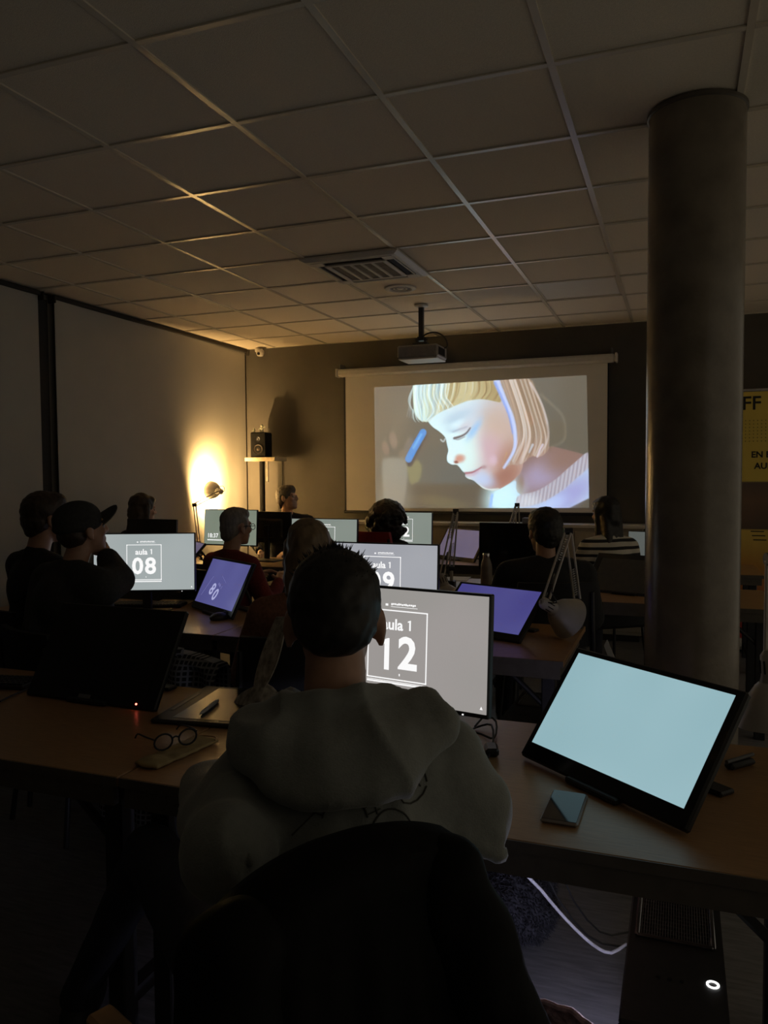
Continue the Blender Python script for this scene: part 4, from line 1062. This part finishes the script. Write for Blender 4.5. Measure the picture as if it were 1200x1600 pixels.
meshobj('hood', remesh(mb, 'hood', .0075, 14, noise_amp=.004, noise_scale=16, fold=hood_fold), C_hood, fg)
# drawing printed on the back of the hoodie
bv = BVHTree.FromObject(hood, bpy.context.evaluated_depsgraph_get())
def stroke_on(ptsxz, r=.0016):
    out = []
    for (x, z) in ptsxz:
        h = bv.ray_cast(Vector((x-.045, -.6, z-.012)), Vector((0, 1, 0)))
        if h[0] is not None: out.append(h[0]+h[1]*.0012)
    return out
M_print = mat('print_ink', (.07, .068, .06), .9); pr_ = MB(); pz0 = 1.362-.132-.225+.150
def arc(cx, cz, r, a0, a1, k=12, ez=1): return [(cx+r*math.cos(a0+(a1-a0)*i/k), cz+ez*r*math.sin(a0+(a1-a0)*i/k)) for i in range(k+1)]
for pts in (arc(.06, pz0-.185, .05, .2, 2.9), arc(.06, pz0-.185, .035, .2, 2.9), arc(.165, pz0-.145, .024, 0, 6.0), arc(.10, pz0-.135, .03, 3.3, 6.2, ez=.6), [(.15, pz0-.15), (.157, pz0-.138), (.164, pz0-.15), (.17, pz0-.138), (.178, pz0-.15)],
            [(-.02, pz0-.20), (.02, pz0-.165), (.08, pz0-.13), (.14, pz0-.125)], arc(.13, pz0-.20, .03, .3, 2.8), [(-.05, pz0-.24), (0, pz0-.19), (.03, pz0-.21)]):
    q = stroke_on(pts)
    if len(q) > 3: pr_.tube(q, .0013, n=5, smooth=0)
for k in range(10):
    a = .3+2.5*k/9; q = stroke_on([(.06+.036*math.cos(a), pz0-.185+.036*math.sin(a)), (.06+.049*math.cos(a), pz0-.185+.049*math.sin(a)), (.06+.056*math.cos(a), pz0-.185+.056*math.sin(a))])
    if len(q) == 3: pr_.tube(q, .001, n=5, smooth=0)
if pr_.v:
    bp = pr_.build('back_print', M_print, fg); bp['label'] = 'dark line drawing printed on the back of the hoodie'

# 2. fair-haired person at monitor 09
person('fair-haired person in a rust-brown top, back turned, at the monitor reading 09', (-1.32, 2.70, 1.322), (-.25, .97), (-.03, 0, .1), .04, cloth=C_rust, hair=hair_long(.15, .08, .07), hair_mat=H_fair, skin=M_skin2, shw=.165)
# 3. man with the cap
def cap_hair(t, T, m, shc):
    P = lambda x, y, z: T @ Vector((x, y, z))
    mb = MB(); mb.ball(P(0, -.05, -.015), (.076, .062, .06), R3(T)); mb.ball(P(0, -.02, .02), (.079, .094, .06), R3(T))
    meshobj('hair', remesh(mb, 'hair', .008, 3, noise_amp=.003, noise_scale=50), m, t)
    mb = MB(); mb.ball(P(0, -.018, .048), (.088, .106, .080), R3(T)); mb.ball(P(0, -.02, .02), (.090, .108, .042), R3(T))
    co = meshobj('cap', remesh(mb, 'cap', .008, 4), C_char, t)
    b = MB(); V = []; Fc = []; n_ = 16
    for i in range(n_+1):
        a = math.pi*(i/n_)
        for j in range(5):
            f_ = j/4; V.append(P(math.cos(a)*(.078+.004*f_), .052+math.sin(a)*(.02+.095*f_), .030-.018*math.cos(a)**2*1.0+.045*f_*math.sin(a)))
    k0 = len(V); V += [v+R3(T) @ Vector((0, 0, -.006)) for v in V]
    for i in range(n_):
        for j in range(4):
            a = i*5+j; Fc += [(a, a+5, a+6, a+1), (k0+a, k0+a+1, k0+a+6, k0+a+5)]
    for i in range(n_): a = i*5+4; Fc.append((a, a+5, k0+a+5, k0+a))
    b.add(V, Fc).build('cap_brim', C_char, co, True)
cp = atd(128, 779, 3.40)
handp = atd(167, 872, 3.46)
person('man in a dark jacket and cap, hand raised to his face', cp, to_scr(cp.x, cp.y, -.18), (.16, 0, -.10), .03, arms={1: (atd(186, 905, 3.38), handp), -1: (atd(60, 985, 3.32), Vector((-2.55, 3.22, .78)))}, cloth=C_char, hair=cap_hair, hair_mat=H_brown, shw=.20, puff=.028, girth=1.1)
# 4. man at the left
lp = atd(72, 767, 3.80)
person('short-haired man in black sitting beyond the man with the cap', lp, to_scr(lp.x, lp.y, -.1), (-.03, 0, -.15), .02, cloth=C_black, hair=hair_short(0, .008), hair_mat=H_brown, shw=.19)
# 5. long-haired woman by the blind
wp = atd(223, 770, 6.2)
person('woman with long dark hair sitting near the blind, lit from the side', wp, (.35, .94), (-.05, 0, -.12), .0, cloth=C_black, hair=hair_long(.25, .08, .075), hair_mat=H_brown, skin=M_skin2, shw=.16)
# 6. man with glasses in red
gp = atd(369, 790, 4.95)
tg, Tg, _ = person('person in a dark red top with cropped grey hair and glasses', gp, to_scr(gp.x, gp.y, -.05), (-.04, 0, -.12), .03, cloth=C_red, hair=hair_short(0, -.001), hair_mat=H_grey, shw=.175)
glasses_on(tg, Tg, M_black)
# 7. instructor
ip = atd(449, 757, 7.55)
person('instructor in a dark shirt seated before the corner, looking up at the screen', (ip.x, ip.y, ip.z), (.42, -.9), (.16, -.10, 1.15), .04, cloth=C_navy, hair=hair_short(0, .005, True), hair_mat=mat('hair_greybrown', (.085, .068, .052), .55, var=.4, scale=60), skin=M_skin2, shw=.20, girth=1.12, arms={1: (Vector((ip.x-.30, ip.y-.14, .86)), Vector((ip.x-.08, ip.y-.40, .785))), -1: (Vector((ip.x+.32, ip.y+.05, .86)), Vector((ip.x+.16, ip.y-.24, .785)))})
# 8. curly-haired person
kp = atd(607, 784, 6.25)
person('person with a big dark curly head of hair on the red chair', kp, to_scr(kp.x, kp.y, 0), (-.03, 0, 0), .03, cloth=C_black, hair=hair_curly(), hair_mat=H_black, shw=.165)
# 9. person in black
bp_ = atd(850, 794, 4.35)
td_, Td_, _ = person('dark-haired person dressed all in black behind the violet pen display', bp_, to_scr(bp_.x, bp_.y, 0), (-.12, .05, .25), .05, cloth=C_black, hair=hair_short(0, .014), hair_mat=H_black, shw=.20, puff=.03, girth=1.1)
mb = MB(); mb.ball(Td_ @ Vector((.078, -.055, -.005)), (.022, .030, .030)); meshobj('hair_clip', remesh(mb, 'hair_clip', .006, 2, noise_amp=.006, noise_scale=60), mat('green_cloth', (.10, .22, .14), .7), td_)
# 10. striped sweater
sp_ = atd(946, 774, 5.6)
person('person with long dark hair in a black and white striped sweater', sp_, to_scr(sp_.x, sp_.y, -.1), (-.02, 0, .25), .02, cloth=C_str, hair=hair_long(.26, .07, .085), hair_mat=H_black, skin=M_skin2, shw=.165)

# chairs under the people
PEOPLE = [o for o in COL.objects if o.name.split('.')[0] == 'person']
def chair_for(k, lab, **kw):
    r_ = PEOPLE[k]; a = r_.rotation_euler.z; return chair(r_.location.x-math.sin(a)*.075, r_.location.y+math.cos(a)*.075, a, lab, **kw)
chair_for(1, 'black chair of the fair-haired person')
chair_for(2, 'black chair of the man with the cap', back_h=.86)
chair_for(3, 'black chair of the short-haired man in black', back_h=.88)
chair_for(4, 'black chair of the woman near the blind')
chair_for(5, 'black chair of the person with glasses')
chair_for(6, 'dark high-backed chair of the instructor', back_h=1.10)
chair_for(7, 'red high-backed chair of the curly-haired person', back_h=1.05, fab=mat('chair_red', (.35, .03, .03), .6))
chair_for(8, 'black chair of the person dressed all in black')
chair_for(9, 'black chair of the person in the striped sweater', back_h=.78)

# foreground chair and the black jacket over its back
ca, cb = atd(322, 1392, .86), atd(688, 1282, 1.04)
cdv = (cb-ca).xy.to_3d().normalized(); cface = Vector((-cdv.y, cdv.x, 0)); cmid = (ca+cb)/2
fchair_loc = Vector((cmid.x, cmid.y, 0))+cface*.26
chair(fchair_loc.x, fchair_loc.y, math.atan2(cdv.y, cdv.x), 'chair of the hooded man, hidden under a black jacket', back_h=1.0, bw=.155)
jt = thing('jacket', 'black jacket hung over the back of the hooded man\'s chair', 'jacket', (cmid.x, cmid.y, 0), math.atan2(cdv.y, cdv.x))
C_jack = mat('jacket_nylon', (.003, .003, .0032), .7, var=.3, scale=30, bump=.2, spec=.15)
V = []; Fc = []; nu, nv = 56, 44
for i in range(nu+1):
    u_ = -1+2*i/nu
    for j in range(nv+1):
        v_ = j/nv   # 0 front bottom, .28 top, 1 back bottom
        ztop = 1.035-.030*u_*u_*abs(u_)-.035*(max(0, -u_))**1.5
        if v_ < .25:
            f_ = v_/.25; y = .075-.02*f_; z = .62+(ztop-.03-.62)*f_; wd = .170
        elif v_ < .36:
            f_ = (v_-.25)/.11; a = math.pi*f_; y = .0+.055*math.cos(a); z = ztop-.03+.035*math.sin(a); wd = .170
        else:
            f_ = (v_-.36)/.64; y = -.055-.10*f_; z = ztop-.03-(ztop-.03-.12)*f_; wd = .170+.15*f_**.75
        x = u_*wd+.012*math.sin(z*9)*abs(u_)
        fold_ = (.012*math.sin(u_*11+z*3)+.010*math.sin(u_*23-z*5+1))*min(1, max(0, (v_-.36)*3)) if v_ > .36 else 0
        y += fold_+.006*noise.noise(Vector((x*7, z*7, 3)))
        V.append((x, y, z))
for i in range(nu):
    for j in range(nv):
        a = i*(nv+1)+j; Fc.append((a, a+nv+1, a+nv+2, a+1))
jo = MB().add(V, Fc).build('jacket_body', C_jack, jt, True)
md = jo.modifiers.new('t', 'SOLIDIFY'); md.thickness = .016; md.offset = -1
for s in (-1, 1):
    mb = MB(); mb.cap((s*.145, -.03, .965), (s*.225, -.13, .66), .058, .052); mb.cap((s*.225, -.13, .66), (s*.245, -.15, .36), .052, .043)
    meshobj('sleeve', remesh(mb, 'sleeve', .011, 5, noise_amp=.012, noise_scale=16), C_jack, jt)
# spare chair with a checked coat
t_c = chair(-1.83, 2.78, -.1, 'empty chair with a checked coat over it, pushed to the second desk row', back_h=.78)
C_chk = bpy.data.materials.new('checked_wool'); C_chk.use_nodes = True; nt = C_chk.node_tree; n = nt.nodes; L = nt.links
tc = n.new('ShaderNodeTexCoord'); res = []
for ax in ('X', 'Z'):
    wv = n.new('ShaderNodeTexWave'); wv.bands_direction = ax; wv.inputs['Scale'].default_value = 16; wv.inputs['Distortion'].default_value = .5; L.new(tc.outputs['Object'], wv.inputs['Vector'])
    r_ = n.new('ShaderNodeValToRGB'); r_.color_ramp.elements[0].position = .62; r_.color_ramp.elements[0].color = (.02, .02, .022, 1); r_.color_ramp.elements[1].position = .85; r_.color_ramp.elements[1].color = (.26, .27, .29, 1); L.new(wv.outputs['Fac'], r_.inputs[0]); res.append(r_)
mx = n.new('ShaderNodeMix'); mx.data_type = 'RGBA'; mx.blend_type = 'LIGHTEN'; mx.inputs['Factor'].default_value = 1
L.new(res[0].outputs[0], mx.inputs['A']); L.new(res[1].outputs[0], mx.inputs['B']); L.new(mx.outputs['Result'], n['Principled BSDF'].inputs['Base Color']); n['Principled BSDF'].inputs['Roughness'].default_value = .95
ct = thing('coat', 'black and grey checked coat draped over the empty chair', 'coat', (-1.83, 2.52, 0), -.1)
V = []; Fc = []; nu, nv = 50, 30
for i in range(nu+1):
    u_ = -1+2*i/nu
    for j in range(nv+1):
        v_ = j/nv
        if v_ < .2: f_ = v_/.2; y = .05; z = .60+.19*f_
        elif v_ < .3: f_ = (v_-.2)/.1; y = .05*math.cos(math.pi*f_); z = .79+.03*math.sin(math.pi*f_)
        else: f_ = (v_-.3)/.7; y = -.05-.06*f_; z = .79-.62*f_
        x = u_*(.24+.05*v_); V.append((x, y+.018*math.sin(u_*10+z*2)*(v_ > .3), z-.03*u_*u_))
for i in range(nu):
    for j in range(nv): a = i*(nv+1)+j; Fc.append((a, a+nv+1, a+nv+2, a+1))
co = MB().add(V, Fc).build('coat_body', C_chk, ct, True); md = co.modifiers.new('t', 'SOLIDIFY'); md.thickness = .014
MB().tube([(-.08, -.02, .815), (-.03, -.06, .83), (.03, -.06, .83), (.08, -.02, .815)], .018).build('coat_collar', C_chk, ct, True)

# beige bag strap / tote hanging on the fair-haired person's chair
t = thing('tote_bag', 'pale patterned bag hanging by its strap behind the fair-haired person', 'bag', (-1.36, 2.40, 0), 0)
C_strap = mat('strap_cloth', (.34, .30, .25), .9, var=.5, scale=60, stretch=(1, 1, .5))
p0, p1 = atd(440, 965, 2.55), atd(405, 1075, 2.5)
q0 = p0-Vector((-1.36, 2.40, 0)); q1 = p1-Vector((-1.36, 2.40, 0))
V = []; Fc = []; k = 18
for i in range(k+1):
    f_ = i/k; c = q0.lerp(q1, f_)+Vector((0, -.01*math.sin(math.pi*f_), -.02*math.sin(math.pi*f_))); wd = .022+.012*math.sin(math.pi*f_)
    V += [c+Vector((-wd, 0, 0)), c+Vector((wd, -.006, .004)), c+Vector((wd, .004, .004)), c+Vector((-wd, .010, 0))]
for i in range(k):
    for j in range(4): a = i*4+j; b = i*4+(j+1) % 4; Fc.append((a, b, b+4, a+4))
Fc += [(3, 2, 1, 0), (k*4, k*4+1, k*4+2, k*4+3)]
MB().add(V, Fc).build('strap', C_strap, t)
mb = MB(); mb.ball(q1+Vector((0, .01, -.12)), (.11, .05, .13)); meshobj('pouch', remesh(mb, 'pouch', .011, 5, noise_amp=.015, noise_scale=14), C_strap, t)

# wooden chair by the photographer
wpA = atd(153, 1574, 1.0); wpB = atz(222, 1640, wpA.z); wdir = (wpB-wpA).normalized(); wmid = wpA+wdir*.17; zt = wpA.z
t = thing('wooden_chair', 'light wooden chair whose back rail just shows beside the black jacket', 'chair', (wmid.x, wmid.y, 0), math.atan2(wdir.y, wdir.x))
M_pine = mat('pine', (.42, .25, .12), .5, var=.2, scale=20, stretch=(1, 1, .2))
MB().box((0, -.19, .44), (.36, .36, .03), bev=.008).build('seat', M_pine, t)
for q in (-1, 1):
    MB().box((q*.155, 0, zt/2), (.03, .03, zt-.002), bev=.005).build('back_post', M_pine, t)
    MB().box((q*.155, -.34, .2125), (.03, .03, .425), bev=.005).build('leg', M_pine, t)
MB().box((0, 0, zt-.012), (.34, .036, .024), bev=.005).build('top_rail', M_pine, t)
MB().box((0, 0, zt-.20), (.28, .02, .05), bev=.005).build('rail', M_pine, t)

# ================================================================== THINGS ON THE DESKS
ZD = .741
def on(px, py): v = atz(px, py, ZD); return v
# graphics tablet
A, B, C_, D = on(245, 1131), on(312, 1077), on(428, 1084), on(398, 1141)
cx_ = (A+B+C_+D)/4; rz = math.atan2((D-A).y, (D-A).x)*.5+math.atan2((C_-B).y, (C_-B).x)*.5
t = thing('pen_tablet', 'black flat pen tablet with a pen lying on it', 'pen tablet', (cx_.x, cx_.y, ZD), rz)
wA = ((D-A).length+(C_-B).length)/2; hA = ((B-A).length+(C_-D).length)/2
MB().box((0, 0, .007), (wA, hA, .014), bev=.005).build('housing', mat('tablet_body', (.02, .02, .02), .5), t)
MB().box((.02, 0, .0143), (wA*.72, hA*.86, .0008)).build('active_area', mat('tablet_surface', (.012, .012, .012), .24, spec=.3), t)
MB().box((-wA*.42, 0, .0146), (.012, hA*.5, .0012), bev=.0005).build('key_strip', M_grey, t)
pa, pb = on(312, 1127), on(348, 1098)
t = thing('stylus', 'grey stylus lying on the black pen tablet', 'pen', (pa.x, pa.y, ZD+.0207), math.atan2((pb-pa).y, (pb-pa).x))
MB().lathe([(.001, 0), (.002, .004), (.0055, .022), (.0065, .05), (.0065, .12), (.0055, .15), (.003, .153), (.001, .153)], (0, 0, 0), (1, 0, 0), 14).build('barrel', mat('stylus_grey', (.42, .41, .40), .4), t, True)
MB().box((.05, 0, .006), (.03, .004, .002)).build('button', M_black, t)
# glasses case and glasses
pc = [on(212, 1196), on(246, 1207), on(343, 1163), on(305, 1148)]; cpo = sum(pc, Vector())/4
t = thing('glasses_pouch', 'soft yellowish glasses pouch lying flat on the desk', 'pouch', (cpo.x, cpo.y, ZD), math.atan2((pc[2]-pc[1]).y, (pc[2]-pc[1]).x))
mb = MB().box((0, 0, .006), (.24, .085, .010), bev=.005).ball((-.09, 0, .008), (.04, .044, .010))
meshobj('cloth', remesh(mb, 'cloth', .0035, 5, noise_amp=.002, noise_scale=40), mat('pouch_cloth', (.34, .25, .11), .9, bump=.2), t)
MB().tube([(.10, -.04, .012), (.125, -.02, .010), (.12, .02, .010), (.10, .04, .012)], .002).build('drawstring', M_pine, t)
gc = on(275, 1178); gv = on(294, 1157)-on(262, 1186)
t = thing('eyeglasses', 'black-rimmed eyeglasses lying on the yellowish pouch', 'glasses', (gc.x, gc.y, ZD+.0165), 1.02)
g = MB()
for s in (-1, 1):
    g.tube([(s*.034+.025*math.cos(a), .0, .023+.021*math.sin(a)) for a in [2*math.pi*k/18 for k in range(19)]], .0028, n=6, smooth=0)
g.tube([(-.010, 0, .027), (0, .002, .031), (.010, 0, .027)], .0024, n=6); g.build('rims', M_black, t, True)
for s in (-1, 1): MB().tube([(s*.060, 0, .034), (s*.064, .05, .030), (s*.062, .11, .022), (s*.060, .135, .004)], .0024, n=6).build('temple', M_black, t, True)
for s in (-1, 1): MB().lathe([(.001, -.0006), (.0235, -.0006), (.0235, .0006), (.001, .0006)], (s*.034, 0, .023), (0, 1, 0), 18).build('lens', thin_glass('lens_clear'), t)
# striped keyboard corner
ka = on(385, 1150)
t = thing('keyboard', 'black keyboard with pale keys partly hidden by the hoodie', 'keyboard', (ka.x+.12, ka.y+.06, ZD), .30)
MB().box((0, 0, .008), (.30, .115, .016), bev=.004).build('case', M_black, t)
kg = MB()
for i in range(14):
    for j in range(5): kg.box((-.137+.0205*i, -.044+.0215*j, .018), (.0165, .0135, .005), bev=.0012)
kk = kg.build('keys', M_white, t)
# phone
pq = [on(858, 1236), on(916, 1244), on(909, 1297), on(846, 1289)]; pcn = sum(pq, Vector())/4
t = thing('smartphone', 'dark smartphone in a clear case lying on the desk by the glowing pen display', 'phone', (pcn.x, pcn.y, ZD), -.02)
MB().box((0, 0, .0045), (.080, .168, .009), bev=.004).build('case', mat('phone_case', (.25, .22, .2), .3), t)
MB().box((0, 0, .0092), (.073, .160, .0012), bev=.0005).build('screen', mat('phone_glass', (.004, .004, .005), .06, spec=.25), t)
# cable loops on the desk
cl = [(on(px, py)-on(750, 1160)) for px, py in ((742, 1138), (758, 1130), (775, 1137), (772, 1156), (752, 1160), (737, 1150), (745, 1140), (768, 1146), (770, 1170), (762, 1190))]
o = on(750, 1160); t = thing('cable', 'looped black cable on the desk below the monitor reading 12', 'cable', (o.x, o.y, ZD))
MB().tube([(p_.x, p_.y, .005+.02*math.sin(i*1.1)**2) for i, p_ in enumerate(cl)], .003).build('cord', M_rubber, t, True)
MB().box((on(768, 1178)-o).to_tuple()[:2]+(.012,), (.035, .06, .022), rot=(0, 0, .3), bev=.006).build('plug', M_black, t)
# pens/marker to the right of the big display
r0, r1 = on(1128, 1205), on(1183, 1190)
t = thing('pen_holder', 'dark pen rest lying behind the glowing pen display', 'pen rest', ((r0+r1)/2).to_tuple()[:2]+(ZD,), math.atan2((r1-r0).y, (r1-r0).x))
MB().box((0, 0, .008), (.09, .03, .016), bev=.006).build('body', M_black, t); MB().cyl((-.05, .0, .020), (.055, .004, .020), .005).build('pen', M_grey, t, True)
# mouse-like box on row 2
mq = atz(343, 968, ZD); t = thing('computer_mouse', 'dark mouse on the desk below the purple pen display', 'mouse', (mq.x, mq.y, ZD), -.5)
mb = MB().ball((0, 0, .012), (.034, .056, .026)); mb2 = MB()
me = remesh(mb, 'shell', .004, 3)
for v in me.vertices: v.co.z = max(0, v.co.z)
meshobj('shell', me, M_black, t); MB().cyl((-.004, .03, .036), (.004, .03, .036), .006).build('wheel', M_grey, t)
# keyboard and paper in front of monitor 08
kq = atz(258, 945, ZD)
t = thing('keyboard', 'dark keyboard before the monitor reading 08', 'keyboard', (kq.x-.06, kq.y-.06, ZD), .3)
MB().box((0, 0, .008), (.40, .13, .016), bev=.004).build('case', M_black, t)
kg = MB()
for i in range(19):
    for j in range(5): kg.box((-.185+.0205*i, -.046+.0225*j, .018), (.0165, .0165, .005), bev=.0012)
kg.build('keys', M_grey, t)
def sheet(px, py, w_, h_, rz_, lab, m=None):
    v = atz(px, py, ZD); return tag(MB().box((v.x, v.y, ZD+.0015), (w_, h_, .003), rot=(0, 0, rz_)).build('paper_sheet', m or M_paper), lab, 'paper')
sheet(272, 941, .21, .16, .2, 'beige paper sheet between the keyboard and the purple pen display', mat('kraft', (.55, .40, .22), .8))
sheet(700, 904, .30, .21, .1, 'white paper sheet on the desk below the lamp behind the monitor reading 09')
sheet(800, 906, .12, .16, -.1, 'small white paper card beside the bottle')
sheet(440, 852, .25, .18, .2, 'white paper sheets before the instructor')
# bottle
bq = atz(760, 921, ZD)
t = thing('bottle', 'taupe insulated bottle with a metal cap on the third desk row', 'bottle', (bq.x, bq.y, ZD))
MB().lathe([(.001, 0), (.034, 0), (.037, .006), (.037, .14), (.034, .165), (.022, .20), (.021, .21)]).build('body', mat('bottle_taupe', (.24, .20, .165), .45), t, True)
MB().lathe([(.022, .208), (.023, .215), (.023, .232), (.02, .236), (.001, .236)]).build('cap', M_chrome, t, True)
# small water bottle before instructor
bq = atz(459, 838, .9); t = thing('water_bottle', 'small clear water bottle standing before the instructor', 'bottle', (-2.98, 6.20, ZD))
MB().lathe([(.001, 0), (.03, 0), (.031, .01), (.031, .13), (.014, .19), (.013, .215), (.001, .215)]).build('body', thin_glass('pet_clear', (.93, .95, .96), .12), t, True)
MB().lathe([(.015, .205), (.015, .225), (.001, .226)]).build('cap', M_white, t, True)
# dark items at the far left of row 1
v = atz(14, 1072, ZD); t = thing('keyboard', 'black keyboard by the switched-off monitor at the desk end', 'keyboard', (v.x-.1, v.y, ZD), .2)
MB().box((0, 0, .008), (.36, .13, .016), bev=.004).build('case', M_black, t)
kg = MB()
for i in range(17):
    for j in range(5): kg.box((-.165+.0205*i, -.046+.0225*j, .018), (.0165, .0165, .005), bev=.0012)
kg.build('keys', M_black, t)
cl = [atz(px, py, ZD) for px, py in ((0, 1098), (20, 1088), (60, 1072), (95, 1068))]
tag(MB().tube([(p_.x, p_.y, ZD+.004) for p_ in cl], .003).build('cable', M_rubber, None, True), 'thin black cable running under the switched-off pen display', 'cable')

# ================================================================== UNDER THE DESK
pts = [atz(816, 1350, .36), atz(845, 1390, .26), atz(885, 1437, .16), atz(925, 1475, .09), atz(955, 1489, .07), atz(990, 1478, .08)]
pts = [Vector((-.42, 2.0, .70))]+[Vector((p_.x, p_.y, p_.z)) for p_ in pts]+[Vector((-.03, 2.10, .10))]
tag(MB().tube(pts, .0048).build('cable', M_wcable, None, True), 'white cable hanging in a loop from the desk to the tower', 'cable')
for k, (a, b) in enumerate((((850, 1360), (985, 1480)), ((880, 1372), (990, 1455)))):
    P0 = atz(*a, .32); P1 = atz(*b, .05); mid = (P0+P1)/2+Vector((0, 0, -.08))
    tag(MB().tube([P0+Vector((-.03, -.15, .36)), P0, mid, P1, P1+Vector((.1, .03, 0))], .003).build('cable', M_rubber, None, True), ('thin dark cable hanging right next to the white cable under the desk', 'second thin dark cable under the desk, running higher along the tower')[k], 'cable')
# fluffy bag on the floor
t = thing('fluffy_bag', 'dark fluffy bag slumped on the floor under the desk', 'bag', (-.52, 2.42, 0))
mb = MB().ball((0, 0, .12), (.17, .12, .12)).ball((.05, .02, .18), (.12, .10, .09))
C_fur = mat('dark_fur', (.035, .035, .042), .95, var=.5, scale=60)
me = remesh(mb, 'body', .012, 5, noise_amp=.02, noise_scale=20)
for v in me.vertices: v.co.z = max(.002, v.co.z)
fo = meshobj('body', me, C_fur, t)
fu = MB(); rg = random.Random(4)
for p_ in me.vertices:
    if p_.co.z < .01: continue
    for _ in range(3):
        d = (p_.normal+Vector((rg.uniform(-.8, .8), rg.uniform(-.8, .8), rg.uniform(-.9, .4)))).normalized(); fu.cyl(p_.co, p_.co+d*rg.uniform(.010, .022), .0018, .0003, n=3, cap=False)
fo2 = fu.build('fur', C_fur, fo); fo2['kind'] = 'stuff'
MB().tube([(-.08, 0, .22), (-.05, -.01, .32), (.05, -.01, .32), (.08, 0, .24)], .01).build('handle', M_blackm, t, True)
# woven basket
bk = atz(862, 1640, .30)
t = thing('woven_basket', 'brown and white woven basket on the floor next to the glowing tower', 'basket', (-.255, 1.60, 0))
V = []; Fc = []; na, nz_ = 72, 40
for j in range(nz_+1):
    z = .30*j/nz_
    for i in range(na):
        a = 2*math.pi*i/na; r = .085+.03*math.sin(min(1, z/.3)*1.7)+.005*math.sin(i*math.pi*.5+(j % 4 < 2)*math.pi)*(1 if j % 2 == 0 else .4)
        V.append((r*math.cos(a), r*math.sin(a), z))
for j in range(nz_):
    for i in range(na): Fc.append((j*na+i, j*na+(i+1) % na, (j+1)*na+(i+1) % na, (j+1)*na+i))
M_wick = mat('wicker', (.42, .31, .26), .8, var=.5, scale=50)
bo = MB().add(V, Fc).build('body', M_wick, t); md = bo.modifiers.new('t', 'SOLIDIFY'); md.thickness = .006
MB().tube([(.116*math.cos(a), .116*math.sin(a), .302+.003*math.sin(a*12)) for a in [2*math.pi*k/48 for k in range(49)]], .008, n=8, smooth=0).build('rim', M_wick, t, True)
MB().lathe([(.001, .004), (.085, .004), (.085, .010), (.001, .010)]).build('bottom', M_wick, t)
# red bag + paper scrap on the floor behind row 1
t = thing('red_bag', 'small red bag standing on the floor behind the monitor reading 12', 'bag', (-.56, 2.75, 0), .2)
mb = MB().ball((0, 0, .24), (.10, .06, .24)).ball((0, 0, .45), (.06, .035, .075)); meshobj('body', remesh(mb, 'body', .01, 4, noise_amp=.010, noise_scale=24), C_red, t)
MB().tube([(-.03, 0, .50), (0, 0, .56), (.03, 0, .50)], .005).build('strap', M_blackm, t)
v = atz(951, 1014, .35); tag(MB().prism([(v.x-.03, v.z+.02), (v.x-.01, v.z+.06), (v.x+.04, v.z-.06), (v.x+.0, v.z-.06)], v.y, v.y+.012).build('paper_scrap', M_paper), 'small white folded paper scrap under the third desk row', 'paper')
